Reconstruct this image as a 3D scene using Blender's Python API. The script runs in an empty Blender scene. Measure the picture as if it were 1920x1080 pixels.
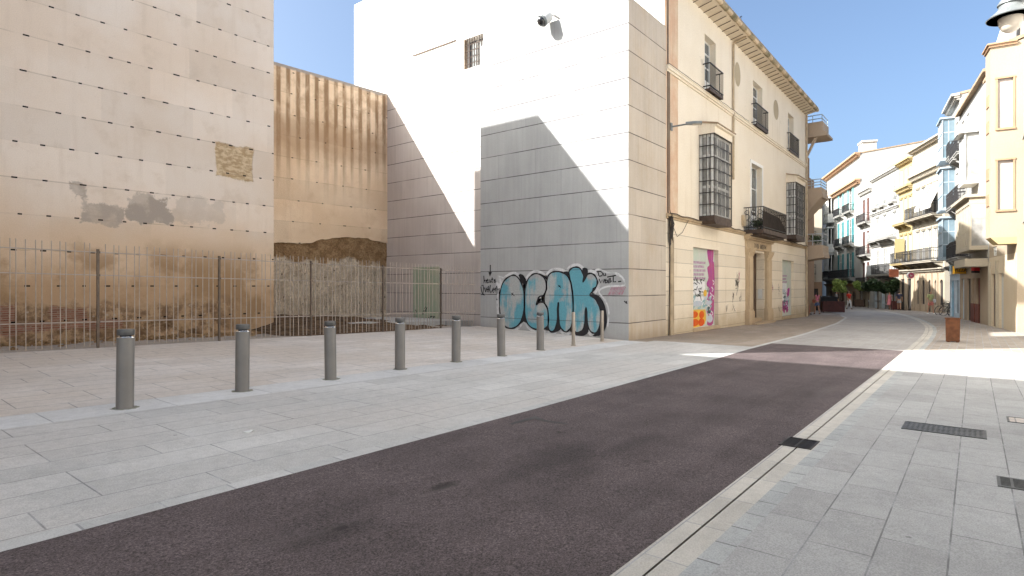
import bpy, bmesh, math, random
from mathutils import Vector, Matrix
random.seed(7)
D = bpy.data
SC = bpy.context.scene
COL = SC.collection
PI = math.pi
# ------------------------------------------------------------------ camera, sky, sun, exposure
# world x = along the street (s), world y = to the left across it (t), z up; the lens is at (0,0,1.5)
F = 1090.0; HV = 537.0; TH = math.radians(38.53); ST, CT = math.sin(TH), math.cos(TH)
cam = D.cameras.new('camera'); cam_o = D.objects.new('camera', cam); COL.objects.link(cam_o)
cam.sensor_width = 36; cam.lens = F/1920*36; cam.shift_y = -3/1920
cam.clip_start = .05; cam.clip_end = 1500
cam_o.location = (0, 0, 1.5)
cam_o.rotation_euler = (PI/2, 0, TH-PI/2)
SC.camera = cam_o
SUN = Vector((1.2, -1.0, -1.22)).normalized()            # the way the light travels
w = D.worlds.new('World'); SC.world = w; w.use_nodes = True
nt = w.node_tree; nt.nodes.clear()
sk = nt.nodes.new('ShaderNodeTexSky'); sk.sky_type = 'NISHITA'; sk.sun_disc = False
sk.sun_elevation = math.asin(-SUN.z); sk.sun_rotation = math.atan2(-SUN.x, -SUN.y)
sk.altitude = 10; sk.air_density = 0.7; sk.dust_density = 6.0; sk.ozone_density = 1.4
bg = nt.nodes.new('ShaderNodeBackground'); bg.inputs[1].default_value = 0.088
ow = nt.nodes.new('ShaderNodeOutputWorld')
tint = nt.nodes.new('ShaderNodeMix'); tint.data_type = 'RGBA'; tint.blend_type = 'MULTIPLY'; tint.inputs[0].default_value = 1; tint.inputs[7].default_value = (.87, .975, .995, 1)   # white balance of the sky
nt.links.new(sk.outputs[0], tint.inputs[6]); nt.links.new(tint.outputs[2], bg.inputs[0]); nt.links.new(bg.outputs[0], ow.inputs[0])
sl = D.lights.new('sun', 'SUN'); sl.energy = 3.6; sl.angle = math.radians(.5); sl.color = (1, .98, .95)
so = D.objects.new('sun', sl); COL.objects.link(so); so.location = (-20, 20, 40)
so.rotation_euler = SUN.to_track_quat('-Z', 'Y').to_euler()
SC.view_settings.view_transform = 'Standard'; SC.view_settings.look = 'None'
SC.view_settings.exposure = 2.0; SC.view_settings.gamma = 1
SC.cycles.max_bounces = 8; SC.cycles.diffuse_bounces = 6
# ------------------------------------------------------------------ where things stand
def G(s, t):
    z = .003-.016*s if s < 14 else .003-.224-.0095*(s-14)
    if s < 17.2: z += .03*(min(max(t, 8.7), 15.3)-8.7)
    return z
def K(u): return (u-960)/F
def st(u, Y): k = K(u)*Y; return ST*k+CT*Y, -CT*k+ST*Y
def zz(v, Y): return 1.5+(HV-v)/F*Y
def pS(u, v, s):
    Y = s/(ST*K(u)+CT); return Vector((s, st(u, Y)[1], zz(v, Y)))
def pT(u, v, t):
    Y = t/(ST-CT*K(u)); return Vector((st(u, Y)[0], t, zz(v, Y)))
def pD(u, v, Y):
    s, t = st(u, Y); return Vector((s, t, zz(v, Y)))
def pG(u, v):
    Y = 8.
    for _ in range(60):
        s, t = st(u, Y); Y = .5*Y+.5*(1.5-G(s, t))*F/(v-HV)
    s, t = st(u, Y); return Vector((s, t, G(s, t)))
def at(u, Y):
    s, t = st(u, Y); return Vector((s, t, G(s, t)))
def interp(x, pts):
    if x <= pts[0][0]: return pts[0][1]
    for (a, b), (c, d) in zip(pts, pts[1:]):
        if x <= c: return b+(d-b)*(x-a)/(c-a)
    return pts[-1][1]
# ------------------------------------------------------------------ node shorthand
class NT:
    def __init__(s, name):
        s.m = D.materials.new(name); s.m.use_nodes = True; s.t = s.m.node_tree; s.t.nodes.clear()
        s.b = s.t.nodes.new('ShaderNodeBsdfPrincipled'); o = s.t.nodes.new('ShaderNodeOutputMaterial')
        s.t.links.new(s.b.outputs[0], o.inputs[0]); s.tc = None
    def put(s, sock, v):
        if v is None: return
        if isinstance(v, bpy.types.NodeSocket): s.t.links.new(v, sock)
        elif isinstance(v, (tuple, list)) and sock.type == 'RGBA' and len(v) == 3: sock.default_value = (*v, 1)
        elif sock.type == 'VECTOR' and isinstance(v, (int, float)): sock.default_value = (v, v, v)
        else: sock.default_value = v
    def co(s):
        if not s.tc: s.tc = s.t.nodes.new('ShaderNodeTexCoord').outputs['Object']
        return s.tc
    def xyz(s):
        n = s.t.nodes.new('ShaderNodeSeparateXYZ'); s.put(n.inputs[0], s.co()); return n.outputs
    def f(s, op, a, b=None, c=None, cl=False):
        n = s.t.nodes.new('ShaderNodeMath'); n.operation = op; n.use_clamp = cl
        for i, q in enumerate((a, b, c)): s.put(n.inputs[i], q)
        return n.outputs[0]
    def mul(s, v, k):
        n = s.t.nodes.new('ShaderNodeVectorMath'); n.operation = 'MULTIPLY'
        s.put(n.inputs[0], v); s.put(n.inputs[1], k); return n.outputs[0]
    def add(s, v, k):
        n = s.t.nodes.new('ShaderNodeVectorMath'); n.operation = 'ADD'
        s.put(n.inputs[0], v); s.put(n.inputs[1], k); return n.outputs[0]
    def comb(s, x, y, z):
        n = s.t.nodes.new('ShaderNodeCombineXYZ')
        for i, q in enumerate((x, y, z)): s.put(n.inputs[i], q)
        return n.outputs[0]
    def noise(s, sc, det=4, v=None, ro=.55, dist=0):
        n = s.t.nodes.new('ShaderNodeTexNoise'); s.put(n.inputs['Vector'], v if v is not None else s.co())
        n.inputs['Scale'].default_value = sc; n.inputs['Detail'].default_value = det
        n.inputs['Roughness'].default_value = ro; n.inputs['Distortion'].default_value = dist
        return n.outputs['Fac']
    def voro(s, sc, v=None, feat='F1', out='Distance'):
        n = s.t.nodes.new('ShaderNodeTexVoronoi'); n.feature = feat
        s.put(n.inputs['Vector'], v if v is not None else s.co()); n.inputs['Scale'].default_value = sc
        return n.outputs[out]
    def white(s, w1):
        n = s.t.nodes.new('ShaderNodeTexWhiteNoise'); n.noise_dimensions = '1D'; s.put(n.inputs['W'], w1); return n.outputs['Value']
    def brick(s, v, bw, rh, mortar, off=.5, freq=2, c1=(0, 0, 0), c2=(1, 1, 1), smooth=.1):
        n = s.t.nodes.new('ShaderNodeTexBrick'); n.offset = off; n.offset_frequency = freq
        s.put(n.inputs['Vector'], v); s.put(n.inputs['Color1'], c1); s.put(n.inputs['Color2'], c2); s.put(n.inputs['Mortar'], (.5, .5, .5))
        n.inputs['Scale'].default_value = 1; n.inputs['Mortar Size'].default_value = mortar; n.inputs['Mortar Smooth'].default_value = smooth
        n.inputs['Brick Width'].default_value = bw; n.inputs['Row Height'].default_value = rh
        return n.outputs['Color'], n.outputs['Fac']
    def mix(s, fac, a, b, mode='MIX'):
        n = s.t.nodes.new('ShaderNodeMix'); n.data_type = 'RGBA'; n.blend_type = mode
        s.put(n.inputs[0], fac); s.put(n.inputs[6], a); s.put(n.inputs[7], b); return n.outputs[2]
    def rng(s, v, a, b, c=0., d=1., smooth=True):
        n = s.t.nodes.new('ShaderNodeMapRange'); n.interpolation_type = 'SMOOTHSTEP' if smooth else 'LINEAR'
        s.put(n.inputs[0], v)
        for i, q in enumerate((a, b, c, d)): s.put(n.inputs[i+1], q)
        return n.outputs[0]
    def scale(s, col, k):            # colour times a grey factor
        return s.mix(1, col, s.comb(k, k, k), 'MULTIPLY')
    def blob(s, x, y, cx, cy, rx, ry, soft=.35, wob=None):
        a = s.f('DIVIDE', s.f('SUBTRACT', x, cx), rx); b = s.f('DIVIDE', s.f('SUBTRACT', y, cy), ry)
        r = s.f('SQRT', s.f('ADD', s.f('MULTIPLY', a, a), s.f('MULTIPLY', b, b)))
        if wob is not None: r = s.f('ADD', r, wob)
        return s.rng(r, 1-soft, 1+soft, 1, 0)
    def rect(s, x, y, x0, x1, y0, y1, soft=.02, wob=0):
        ax = s.f('SUBTRACT', s.f('ABSOLUTE', s.f('SUBTRACT', x, (x0+x1)/2)), (x1-x0)/2)
        ay = s.f('SUBTRACT', s.f('ABSOLUTE', s.f('SUBTRACT', y, (y0+y1)/2)), (y1-y0)/2)
        d = s.f('ADD', s.f('MAXIMUM', ax, ay), wob); return s.rng(d, -soft, soft, 1, 0)
    def vmax(s, *a):
        r = a[0]
        for q in a[1:]: r = s.f('MAXIMUM', r, q)
        return r
    def done(s, col, rough=.85, bump=None, bs=.4, bd=.01, metal=0, spec=.3):
        s.put(s.b.inputs['Base Color'], col); s.put(s.b.inputs['Roughness'], rough)
        s.put(s.b.inputs['Metallic'], metal); s.b.inputs['Specular IOR Level'].default_value = spec
        if bump is not None:
            n = s.t.nodes.new('ShaderNodeBump'); n.inputs['Strength'].default_value = bs; n.inputs['Distance'].default_value = bd
            s.put(n.inputs['Height'], bump); s.t.links.new(n.outputs[0], s.b.inputs['Normal'])
        return s.m
def plain(name, c, rough=.6, metal=0, var=.12, sc=3., spec=.4, bs=.0):
    n = NT(name); k = n.rng(n.noise(sc, 5), .3, .7, 1-var, 1+var*.6)
    return n.done(n.scale(c, k), rough, n.noise(sc*12, 3) if bs else None, bs, .004, metal, spec)
def plaster(name, c, c2=None, sc=.5, streak=.25, dirt=(.25, .2, .15), foot=0., fz=0., joints=None, jz=0., amp=.6, chip=0., rnd=0.):
    """painted render: broad tone drift, rain streaks, a dirty foot, optional level joints"""
    n = NT(name); x, y, z = n.xyz(); v = n.co()
    c2 = c2 or tuple(q*.82 for q in c)
    col = n.mix(n.rng(n.noise(sc, 6, ro=.6), .36, .68, 0, amp), c, c2)
    sv = n.mul(v, (2.2, 2.2, .16))
    col = n.mix(n.rng(n.noise(1.6, 5, sv), .54, .8, 0, streak), col, dirt)
    h = n.noise(55, 3)
    if foot:
        zw = n.f('ADD', z, n.f('MULTIPLY', n.noise(1.7, 5), 1.1))
        col = n.mix(n.rng(zw, fz+.35, fz+1.7, foot, 0), col, dirt)
    if chip:
        col = n.mix(n.rng(n.noise(.9, 6, n.add(v, (7, 3, 5)), ro=.62), .66, .69, 0, chip), col, tuple(q*.7 for q in c2))
    if joints:
        fr = n.f('FRACT', n.f('DIVIDE', n.f('SUBTRACT', z, jz), joints))
        d = n.f('MULTIPLY', n.f('MINIMUM', fr, n.f('SUBTRACT', 1, fr)), joints)
        j = n.rng(n.f('ADD', d, n.f('MULTIPLY', n.noise(5, 3), .008)), .006, .02, 1, 0)
        row = n.white(n.f('FLOOR', n.f('DIVIDE', n.f('SUBTRACT', z, jz), joints)))
        col = n.scale(col, n.rng(row, 0, 1, .94, 1.04))
        col = n.mix(n.f('MULTIPLY', j, .75), col, tuple(q*.35 for q in c2)); h = n.f('SUBTRACT', h, n.f('MULTIPLY', j, 3))
    col = n.scale(col, n.rng(n.noise(18, 4), .3, .7, .95, 1.04))
    return n.done(col, .9, h, .18, .01, 0, .2)
# ------------------------------------------------------------------ mesh shorthand
class MB:
    def __init__(s): s.v = []; s.f = []; s.mi = []; s.cur = 0
    def quad(s, *p):
        i = len(s.v); s.v += [tuple(q) for q in p]; s.f.append(tuple(range(i, i+len(p)))); s.mi.append(s.cur); return s
    def box(s, x0, x1, y0, y1, z0, z1):
        i = len(s.v)
        s.v += [(x0, y0, z0), (x1, y0, z0), (x1, y1, z0), (x0, y1, z0), (x0, y0, z1), (x1, y0, z1), (x1, y1, z1), (x0, y1, z1)]
        for q in ((0, 3, 2, 1), (4, 5, 6, 7), (0, 1, 5, 4), (1, 2, 6, 5), (2, 3, 7, 6), (3, 0, 4, 7)):
            s.f.append(tuple(i+k for k in q)); s.mi.append(s.cur)
        return s
    def prism(s, poly, fn, d0, d1):          # poly: 2-D ring; fn(a,b,d) -> point
        i = len(s.v); n = len(poly)
        s.v += [tuple(fn(a, b, d0)) for a, b in poly]+[tuple(fn(a, b, d1)) for a, b in poly]
        s.f += [tuple(i+n-1-k for k in range(n)), tuple(i+n+k for k in range(n))]; s.mi += [s.cur]*2
        for k in range(n):
            q = (k+1) % n; s.f.append((i+k, i+q, i+n+q, i+n+k)); s.mi.append(s.cur)
        return s
    def tube(s, pts, r, n=8, cap=True):
        pts = [Vector(p) for p in pts]; rs = r if isinstance(r, (list, tuple)) else [r]*len(pts); i = len(s.v); up = None
        for k, p in enumerate(pts):
            d = (pts[min(k+1, len(pts)-1)]-pts[max(k-1, 0)]).normalized()
            if up is None: up = Vector((0, 0, 1)) if abs(d.z) < .9 else Vector((1, 0, 0))
            a = d.cross(up).normalized(); b = a.cross(d).normalized(); up = b
            for q in range(n):
                an = 2*PI*q/n; s.v.append(tuple(p+(a*math.cos(an)+b*math.sin(an))*rs[k]))
        for k in range(len(pts)-1):
            for q in range(n):
                q2 = (q+1) % n; s.f.append((i+k*n+q, i+k*n+q2, i+(k+1)*n+q2, i+(k+1)*n+q)); s.mi.append(s.cur)
        if cap:
            s.f.append(tuple(i+n-1-q for q in range(n))); s.f.append(tuple(i+(len(pts)-1)*n+q for q in range(n))); s.mi += [s.cur]*2
        return s
    def lathe(s, prof, n=24, c=(0, 0, 0)):
        i = len(s.v)
        for r, z in prof:
            for q in range(n): an = 2*PI*q/n; s.v.append((c[0]+r*math.cos(an), c[1]+r*math.sin(an), c[2]+z))
        for k in range(len(prof)-1):
            for q in range(n):
                q2 = (q+1) % n; s.f.append((i+k*n+q, i+k*n+q2, i+(k+1)*n+q2, i+(k+1)*n+q)); s.mi.append(s.cur)
        s.f.append(tuple(i+n-1-q for q in range(n))); s.f.append(tuple(i+(len(prof)-1)*n+q for q in range(n))); s.mi += [s.cur]*2
        return s
    def bar(s, a, b, w, h=None): return s.tube([a, b], w*.6, 4)
    def build(s, name, mats, parent=None, smooth=False, auto=None):
        me = D.meshes.new(name); me.from_pydata(s.v, [], s.f)
        for m in (mats if isinstance(mats, (list, tuple)) else [mats]): me.materials.append(m)
        me.polygons.foreach_set('material_index', s.mi)
        if smooth:
            me.polygons.foreach_set('use_smooth', [True]*len(s.f))
            try: me.set_sharp_from_angle(angle=math.radians(auto or 40))
            except Exception: pass
        me.update(); o = D.objects.new(name, me); COL.objects.link(o)
        if parent: o.parent = parent
        return o
def tag(o, label=None, cat=None, group=None, kind=None):
    if label: o['label'] = label
    if cat: o['category'] = cat
    if group: o['group'] = group
    if kind: o['kind'] = kind
    return o
def empty(name, loc=(0, 0, 0), rz=0, label=None, cat=None, group=None):
    o = D.objects.new(name, None); COL.objects.link(o); o.location = loc; o.rotation_euler = (0, 0, rz); o.empty_display_size = .2
    return tag(o, label, cat, group)
def copy_tree(o, parent=None):
    c = o.copy(); COL.objects.link(c)
    if parent: c.parent = parent
    for ch in list(o.children): copy_tree(ch, c)
    return c
def text(name, body, size, m, parent, loc, rot=(PI/2, 0, 0), ext=.004, wide=1.):
    cu = D.curves.new(name, 'FONT'); cu.body = body; cu.size = size; cu.extrude = ext; cu.align_x = 'CENTER'; cu.align_y = 'CENTER'
    t = D.objects.new(name, cu); COL.objects.link(t); bpy.context.view_layer.update()
    me = D.meshes.new_from_object(t); D.objects.remove(t); me.materials.clear(); me.materials.append(m); me.name = name
    o = D.objects.new(name, me); COL.objects.link(o); o.parent = parent; o.location = loc; o.rotation_euler = rot; o.scale = (wide, 1, 1)
    return o
def ribbon(mb, pts, wd, fn, d, close=False):  # flat brush stroke of width wd in a plane; fn(a,b,d) -> point
    P = [Vector(p) for p in pts]; n = len(P)
    if close: P.append(P[0]); n += 1
    L = []
    for k in range(n):
        a = P[k-1] if k else (P[-2] if close else P[0]); b = P[k+1] if k < n-1 else (P[1] if close else P[-1])
        dd = (b-a).normalized(); nn = Vector((-dd.y, dd.x)); ww = wd[k % len(wd)] if isinstance(wd, list) else wd
        L.append((P[k]+nn*ww/2, P[k]-nn*ww/2))
    for (a, b), (c, e) in zip(L, L[1:]): mb.quad(fn(a.x, a.y, d), fn(b.x, b.y, d), fn(e.x, e.y, d), fn(c.x, c.y, d))
def smoothed(pts, n=4, close=True):           # Catmull-Rom through the points
    P = [Vector(p) for p in pts]; N = len(P); out = []
    for i in range(N if close else N-1):
        g = (lambda k: P[k % N]) if close else (lambda k: P[min(max(k, 0), N-1)])
        a, b, c, e = g(i-1), g(i), g(i+1), g(i+2)
        for q in range(n):
            t = q/n; out.append(.5*((2*b)+(c-a)*t+(2*a-5*b+4*c-e)*t*t+(3*b-a-3*c+e)*t**3))
    if not close: out.append(P[-1])
    return out
def fill(mb, pts, fn, d):                     # triangulated flat shape
    from mathutils.geometry import tessellate_polygon
    i = len(mb.v); mb.v += [tuple(fn(p[0], p[1], d)) for p in pts]
    for tr in tessellate_polygon([[Vector((p[0], p[1], 0)) for p in pts]]): mb.f.append(tuple(i+q for q in tr)); mb.mi.append(mb.cur)
# ------------------------------------------------------------------ materials
def paving(name, c1, c2, bw, rh, off=.5, mort=.008, o=(0, 0), speck=.16, warm=None, jd=.42, freq=2):
    n = NT(name); v = n.add(n.co(), (-o[0], -o[1], 0)); x, y, z = n.xyz()
    v2 = n.mul(v, (1, 1, 0))
    bc, bf = n.brick(v2, bw, rh, mort, off, freq, c1, c2)
    col = bc
    col = n.scale(col, n.rng(n.noise(.55, 5, ro=.6), .3, .7, .9, 1.08))
    if warm: col = n.mix(n.rng(n.noise(.35, 4, n.add(n.co(), (9, 2, 0))), .4, .65, 0, .8), col, warm)
    sp = n.noise(95, 2, ro=.8); col = n.scale(col, n.rng(sp, .3, .7, 1-speck, 1+speck))
    col = n.scale(col, n.rng(n.noise(9, 5, ro=.65), .35, .62, .93, 1.03))
    gum = n.rng(n.voro(2.3, n.add(n.co(), (3.3, 1.7, 0))), .036, .052, .8, 0)
    col = n.mix(n.f('MULTIPLY', gum, n.rng(n.noise(1.1, 2), .45, .55)), col, tuple(q*.45 for q in c1))
    stn = n.rng(n.noise(.9, 7, n.add(n.co(), (31, 7, 0)), ro=.7), .6, .78, 0, .4); col = n.mix(stn, col, tuple(q*.55 for q in c1))
    jn = n.f('MULTIPLY', bf, n.rng(n.noise(3, 3), .3, .6, jd*.55, jd))
    col = n.mix(jn, col, (.05, .045, .04))
    h = n.f('SUBTRACT', n.f('MULTIPLY', sp, .25), bf)
    return n.done(col, .78, h, .35, .006, 0, .3)
M = {}
M['slab'] = paving('grey_granite_slabs', (.325, .316, .305), (.38, .372, .36), .70, .345, .5, .005, (.42, .118), .2, jd=.75)
M['tile'] = paving('small_grey_setts', (.33, .335, .33), (.40, .40, .385), .30, .5, .5, .007, (.1, .0), .16, jd=.8)
M['curb'] = paving('pale_channel_stone', (.43, .40, .355), (.50, .465, .41), .62, .5, .3, .005, (.2, 0), .12, jd=.5)
M['walk'] = paving('grey_plank_paving', (.42, .405, .385), (.50, .485, .46), 1.15, .437, .37, .0065, (.3, 4.52), +.18, (.46, .43, .40), jd=.6, freq=3)
M['curb2'] = paving('pale_edge_stone', (.40, .395, .38), (.47, .46, .44), .485, .6, .0, .008, (.2, 0), .14, jd=.5)
M['band'] = paving('pale_granite_band', (.50, .49, .475), (.56, .55, .535), 1.3, 3., .0, .008, (.6, 0), .14, jd=.5)
M['plaza'] = paving('beige_plaza_paving', (.53, .475, .425), (.60, .55, .505), .9, .40, .42, .007, (0, 8.85), .14, (.51, .44, .375), jd=.6, freq=3)
M['brown'] = paving('brown_street_paving', (.255, .205, .16), (.32, .265, .215), .8, .35, .4, .008, (0, 5), .16, (.27, .215, .165), jd=.55, freq=3)
M['setts'] = paving('warm_pavers', (.28, .235, .195), (.34, .295, .25), .4, .2, .5, .008, (0, 0), .16, jd=.5)
M['lane'] = paving('pale_lane_paving', (.30, .28, .265), (.34, .32, .30), .3, .3, .5, .004, (0, 0), .1, jd=.18)
def asphalt():
    n = NT('purple_brown_asphalt'); x, y, z = n.xyz()
    ag = n.noise(75, 4, ro=.9); lg = n.noise(1.1, 6, ro=.65); trk = n.noise(1.5, 4, n.mul(n.co(), (.12, 1.7, 1)))
    ag2 = n.noise(34, 3, ro=.8); col = n.mix(n.rng(ag, .36, .64), (.030, .022, .0225), (.150, .117, .115)); col = n.scale(col, n.rng(ag2, .36, .64, .8, 1.22)); col = n.mix(n.rng(n.voro(42), .06, .14, .7, 0), col, (.26, .22, .21))
    col = n.scale(col, n.rng(lg, .3, .7, .8, 1.14)); col = n.scale(col, n.rng(trk, .3, .7, .87, 1.1))
    wob = n.f('MULTIPLY', n.f('SUBTRACT', n.noise(2.6, 6, ro=.7), .5), 2.6)
    st_ = None
    for (u, v, rs, rt, k) in ((1040, 858, .5, .3, .42), (930, 905, .42, .16, .3), (1085, 885, .3, .16, .4), (1190, 830, .5, .12, .3), (620, 1000, .3, .1, .4), (830, 912, .14, .06, .8), (640, 990, .06, .05, .8)):
        p = pG(u, v); b = n.f('MULTIPLY', n.blob(x, y, p.x, p.y, rs, rt, .6, wob), k); st_ = b if st_ is None else n.f('MAXIMUM', st_, b)
    spots = n.f('MULTIPLY', n.rng(n.noise(2.1, 5, n.add(n.co(), (4, 8, 0)), ro=.7), .66, .74), .6)
    col = n.mix(n.f('MAXIMUM', st_, spots), col, (.017, .013, .0125))
    pale = n.rng(n.noise(.7, 5, n.mul(n.co(), (.5, 2.5, 1)), ro=.6), .58, .75, 0, .35); col = n.mix(pale, col, (.135, .115, .11))
    return n.done(col, .85, ag, .6, .006, 0, .25)
M['asphalt'] = asphalt()
def dirt():
    n = NT('site_soil'); a = n.noise(3, 8, ro=.7); b = n.voro(9)
    col = n.mix(n.rng(a, .35, .65), (.10, .062, .036), (.26, .18, .115)); col = n.mix(n.rng(b, .1, .25, .6, 0), col, (.34, .29, .23))
    return n.done(col, .95, a, 1, .06)
M['dirt'] = dirt()
def tapial(name, row0, dz, sp, tones, kind):
    n = NT(name); x, y, z = n.xyz(); v = n.co()
    zr = n.f('DIVIDE', n.f('SUBTRACT', z, row0), dz); row = n.f('FLOOR', n.f('ADD', zr, .5)); fr = n.f('ABSOLUTE', n.f('SUBTRACT', zr, row))
    course = n.f('FLOOR', zr)
    wobx = n.f('MULTIPLY', n.f('SUBTRACT', n.noise(.55, 2, n.comb(x, row, 0)), .5), .9)
    hx = n.f('FRACT', n.f('DIVIDE', n.f('ADD', n.f('ADD', x, wobx), n.f('MULTIPLY', n.white(row), .5)), sp))
    hw = .105 if kind == 'tower' else .085; hh = .019
    hole = n.f('MULTIPLY', n.f('LESS_THAN', hx, hw/sp), n.f('LESS_THAN', n.f('MULTIPLY', fr, dz), hh))
    line = n.f('MULTIPLY', n.rng(n.f('MULTIPLY', fr, dz), .0, .022, 1, 0), n.rng(n.noise(1.3, 3), .42, .6, .05, .5))
    A, B, C2, E = tones
    big = n.noise(.33, 7, ro=.62); med = n.noise(1.1, 7, n.add(v, (5, 1, 9)), ro=.65)
    col = n.mix(n.rng(big, .38, .64), A, B)
    col = n.mix(n.rng(med, .52, .72, 0, .55), col, C2)
    col = n.scale(col, n.rng(n.white(course), 0, 1, .95, 1.05))
    # each lift of rammed earth cast in boxes of slightly different mix
    box = n.white(n.f('ADD', n.f('MULTIPLY', course, 17.3), n.f('FLOOR', n.f('DIVIDE', n.f('ADD', x, n.f('MULTIPLY', n.white(course), 3)), 2.3))))
    col = n.scale(col, n.rng(box, 0, 1, .95, 1.04))
    col = n.mix(n.rng(n.noise(2.2, 5, n.mul(v, (2., 2., .22))), .52, .75, 0, .3), col, C2)
    wz = n.f('MULTIPLY', n.f('SUBTRACT', n.noise(.55, 6, n.add(v, (2, 2, 2)), ro=.62), .5), 2.4)
    zw = n.f('ADD', z, wz); h = n.noise(30, 4); rubble = None
    if kind == 'tower':
        col = n.mix(n.rng(zw, 2.3, 4.4, .8, 0), col, E)                       # ochre foot of the wall
        col = n.mix(n.rng(zw, 1.3, 2.7, .8, 0), col, (.42, .265, .145)); col = n.mix(n.f('MULTIPLY', n.rng(n.noise(.6, 6, n.add(v, (3, 9, 4)), ro=.62), .48, .6, 0, .75), n.rng(z, 1.9, 3.1, 1, 0)), col, (.30, .185, .095))
        nz = n.f('MULTIPLY', n.f('SUBTRACT', n.noise(1.4, 6, ro=.7), .5), 1.1)
        patch = None
        for u0, u1, v0, v1, kk in ((158, 238, 388, 412, .9), (230, 322, 370, 413, 1.), (138, 162, 350, 370, .9), (322, 420, 378, 412, .35)):
            a, b = pT(u0, v1, 18.07), pT(u1, v0, 18.07); q = n.f('MULTIPLY', n.rect(x, z, a.x, b.x, a.z, b.z, .04, nz), kk); patch = q if patch is None else n.f('MAXIMUM', patch, q)
        col = n.mix(n.f('MULTIPLY', patch, n.rng(n.noise(1.7, 5, n.add(v, (8, 8, 1))), .33, .5, .6, 1)), col, (.40, .335, .28))
        a, b = pT(404, 330, 18.07), pT(474, 279, 18.07)
        scar = n.rect(x, z, a.x, b.x, a.z, b.z, .03, n.f('MULTIPLY', nz, .35))
        sc_c = n.mix(n.rng(n.noise(5, 6, n.mul(v, (1, 1, 2))), .4, .6), (.64, .49, .32), (.43, .30, .17)); col = n.mix(scar, col, sc_c)
        rubble = n.rng(n.f('ADD', z, n.f('MULTIPLY', n.f('SUBTRACT', n.noise(.8, 6, n.add(v, (1, 4, 4)), ro=.65), .5), 1.6)), .85, 1.2, 1, 0)
        r2 = n.rng(x, 8.0, 9.4, 1, 0); rubble = n.f('MULTIPLY', rubble, r2)
        rb = n.mix(n.rng(n.noise(2.4, 8, ro=.75), .4, .6), (.43, .285, .165), (.19, .115, .065)); rb = n.mix(n.rng(n.voro(6), .08, .22, .8, 0), rb, (.42, .34, .26))
        col = n.mix(rubble, col, rb)
        bc, bf = n.brick(n.comb(x, z, 0), .27, .055, .014, .5, 2, (.20, .075, .045), (.33, .15, .10))
        bc = n.mix(bf, bc, (.30, .20, .14)); bm_ = None
        for u0, u1, v0, v1 in ((-40, 28, 570, 628), (95, 166, 574, 605), (0, 230, 600, 622)):
            a, b = pT(u0, v1, 18.07), pT(u1, v0, 18.07); q = n.rect(x, z, a.x, b.x, a.z, b.z, .05, n.f('MULTIPLY', nz, .55)); bm_ = q if bm_ is None else n.f('MAXIMUM', bm_, q)
        col = n.mix(bm_, col, bc)
        h = n.f('ADD', n.f('ADD', n.f('MULTIPLY', h, .25), n.f('MULTIPLY', n.f('MULTIPLY', rubble, n.noise(7, 6, ro=.7)), 4)), n.f('MULTIPLY', bm_, n.f('MULTIPLY', bf, -1.5)))
        h = n.f('SUBTRACT', h, n.f('MULTIPLY', scar, n.rng(n.noise(4, 5), .3, .7, 1, 3)))
    else:
        sv = n.comb(n.f('ADD', n.f('MULTIPLY', x, 2.1), n.f('MULTIPLY', n.noise(.8, 2), .3)), 0, n.f('MULTIPLY', z, .12))
        rib = n.f('SINE', n.f('ADD', n.f('MULTIPLY', x, 2*PI/.43), n.f('MULTIPLY', n.noise(.9, 2, n.comb(x, 0, n.f('MULTIPLY', z, .05))), 3.5))); stk = n.f('MULTIPLY', n.rng(rib, -.35, .75), n.rng(n.noise(3.2, 5, n.mul(v, (1, 1, .35)), ro=.65), .3, .55, .45, 1))
        fade = n.rng(n.f('ADD', z, n.f('MULTIPLY', n.noise(1.1, 4, sv), 6.5)), 8.6, 12.2)
        col = n.mix(n.f('MULTIPLY', n.f('MULTIPLY', stk, fade), .85), col, (.235, .135, .065)); col = n.mix(n.f('MULTIPLY', n.blob(x, z, 13., 7.9, 7., .75, .6, n.f('MULTIPLY', n.f('SUBTRACT', n.noise(1.2, 5), .5), 1.5)), .55), col, (.33, .20, .105))
        col = n.mix(n.f('MULTIPLY', n.rng(med, .45, .65, 0, .4), n.rng(z, 6.5, 10)), col, (.30, .185, .10))
        col = n.mix(n.rng(n.f('ADD', z, n.f('MULTIPLY', n.noise(2.5, 4), .25)), 10.76, 10.86), col, (.34, .30, .27))
    pock = n.f('MULTIPLY', n.rng(n.noise(14, 4, ro=.7), .66, .72), .35); col = n.mix(pock, col, tuple(q*.6 for q in C2))
    col = n.mix(line, col, tuple(q*.5 for q in E)); col = n.mix(hole, col, (.022, .016, .013))
    h = n.f('SUBTRACT', h, n.f('MULTIPLY', hole, 2)); col = n.scale(col, n.rng(n.noise(45, 3), .3, .7, .95, 1.04))
    return n.done(col, .95, h, .5, .025, 0, .15)
M['tapial'] = tapial('rammed_earth_render', 1.51, .872, .565, ((.765, .66, .565), (.72, .59, .475), (.62, .495, .385), (.66, .48, .32)), 'tower')
M['tapial2'] = tapial('streaked_earth_render', 4.25, .9, 1.25, ((.78, .615, .44), (.71, .53, .355), (.62, .44, .285), (.66, .46, .28)), 'rear')
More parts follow.
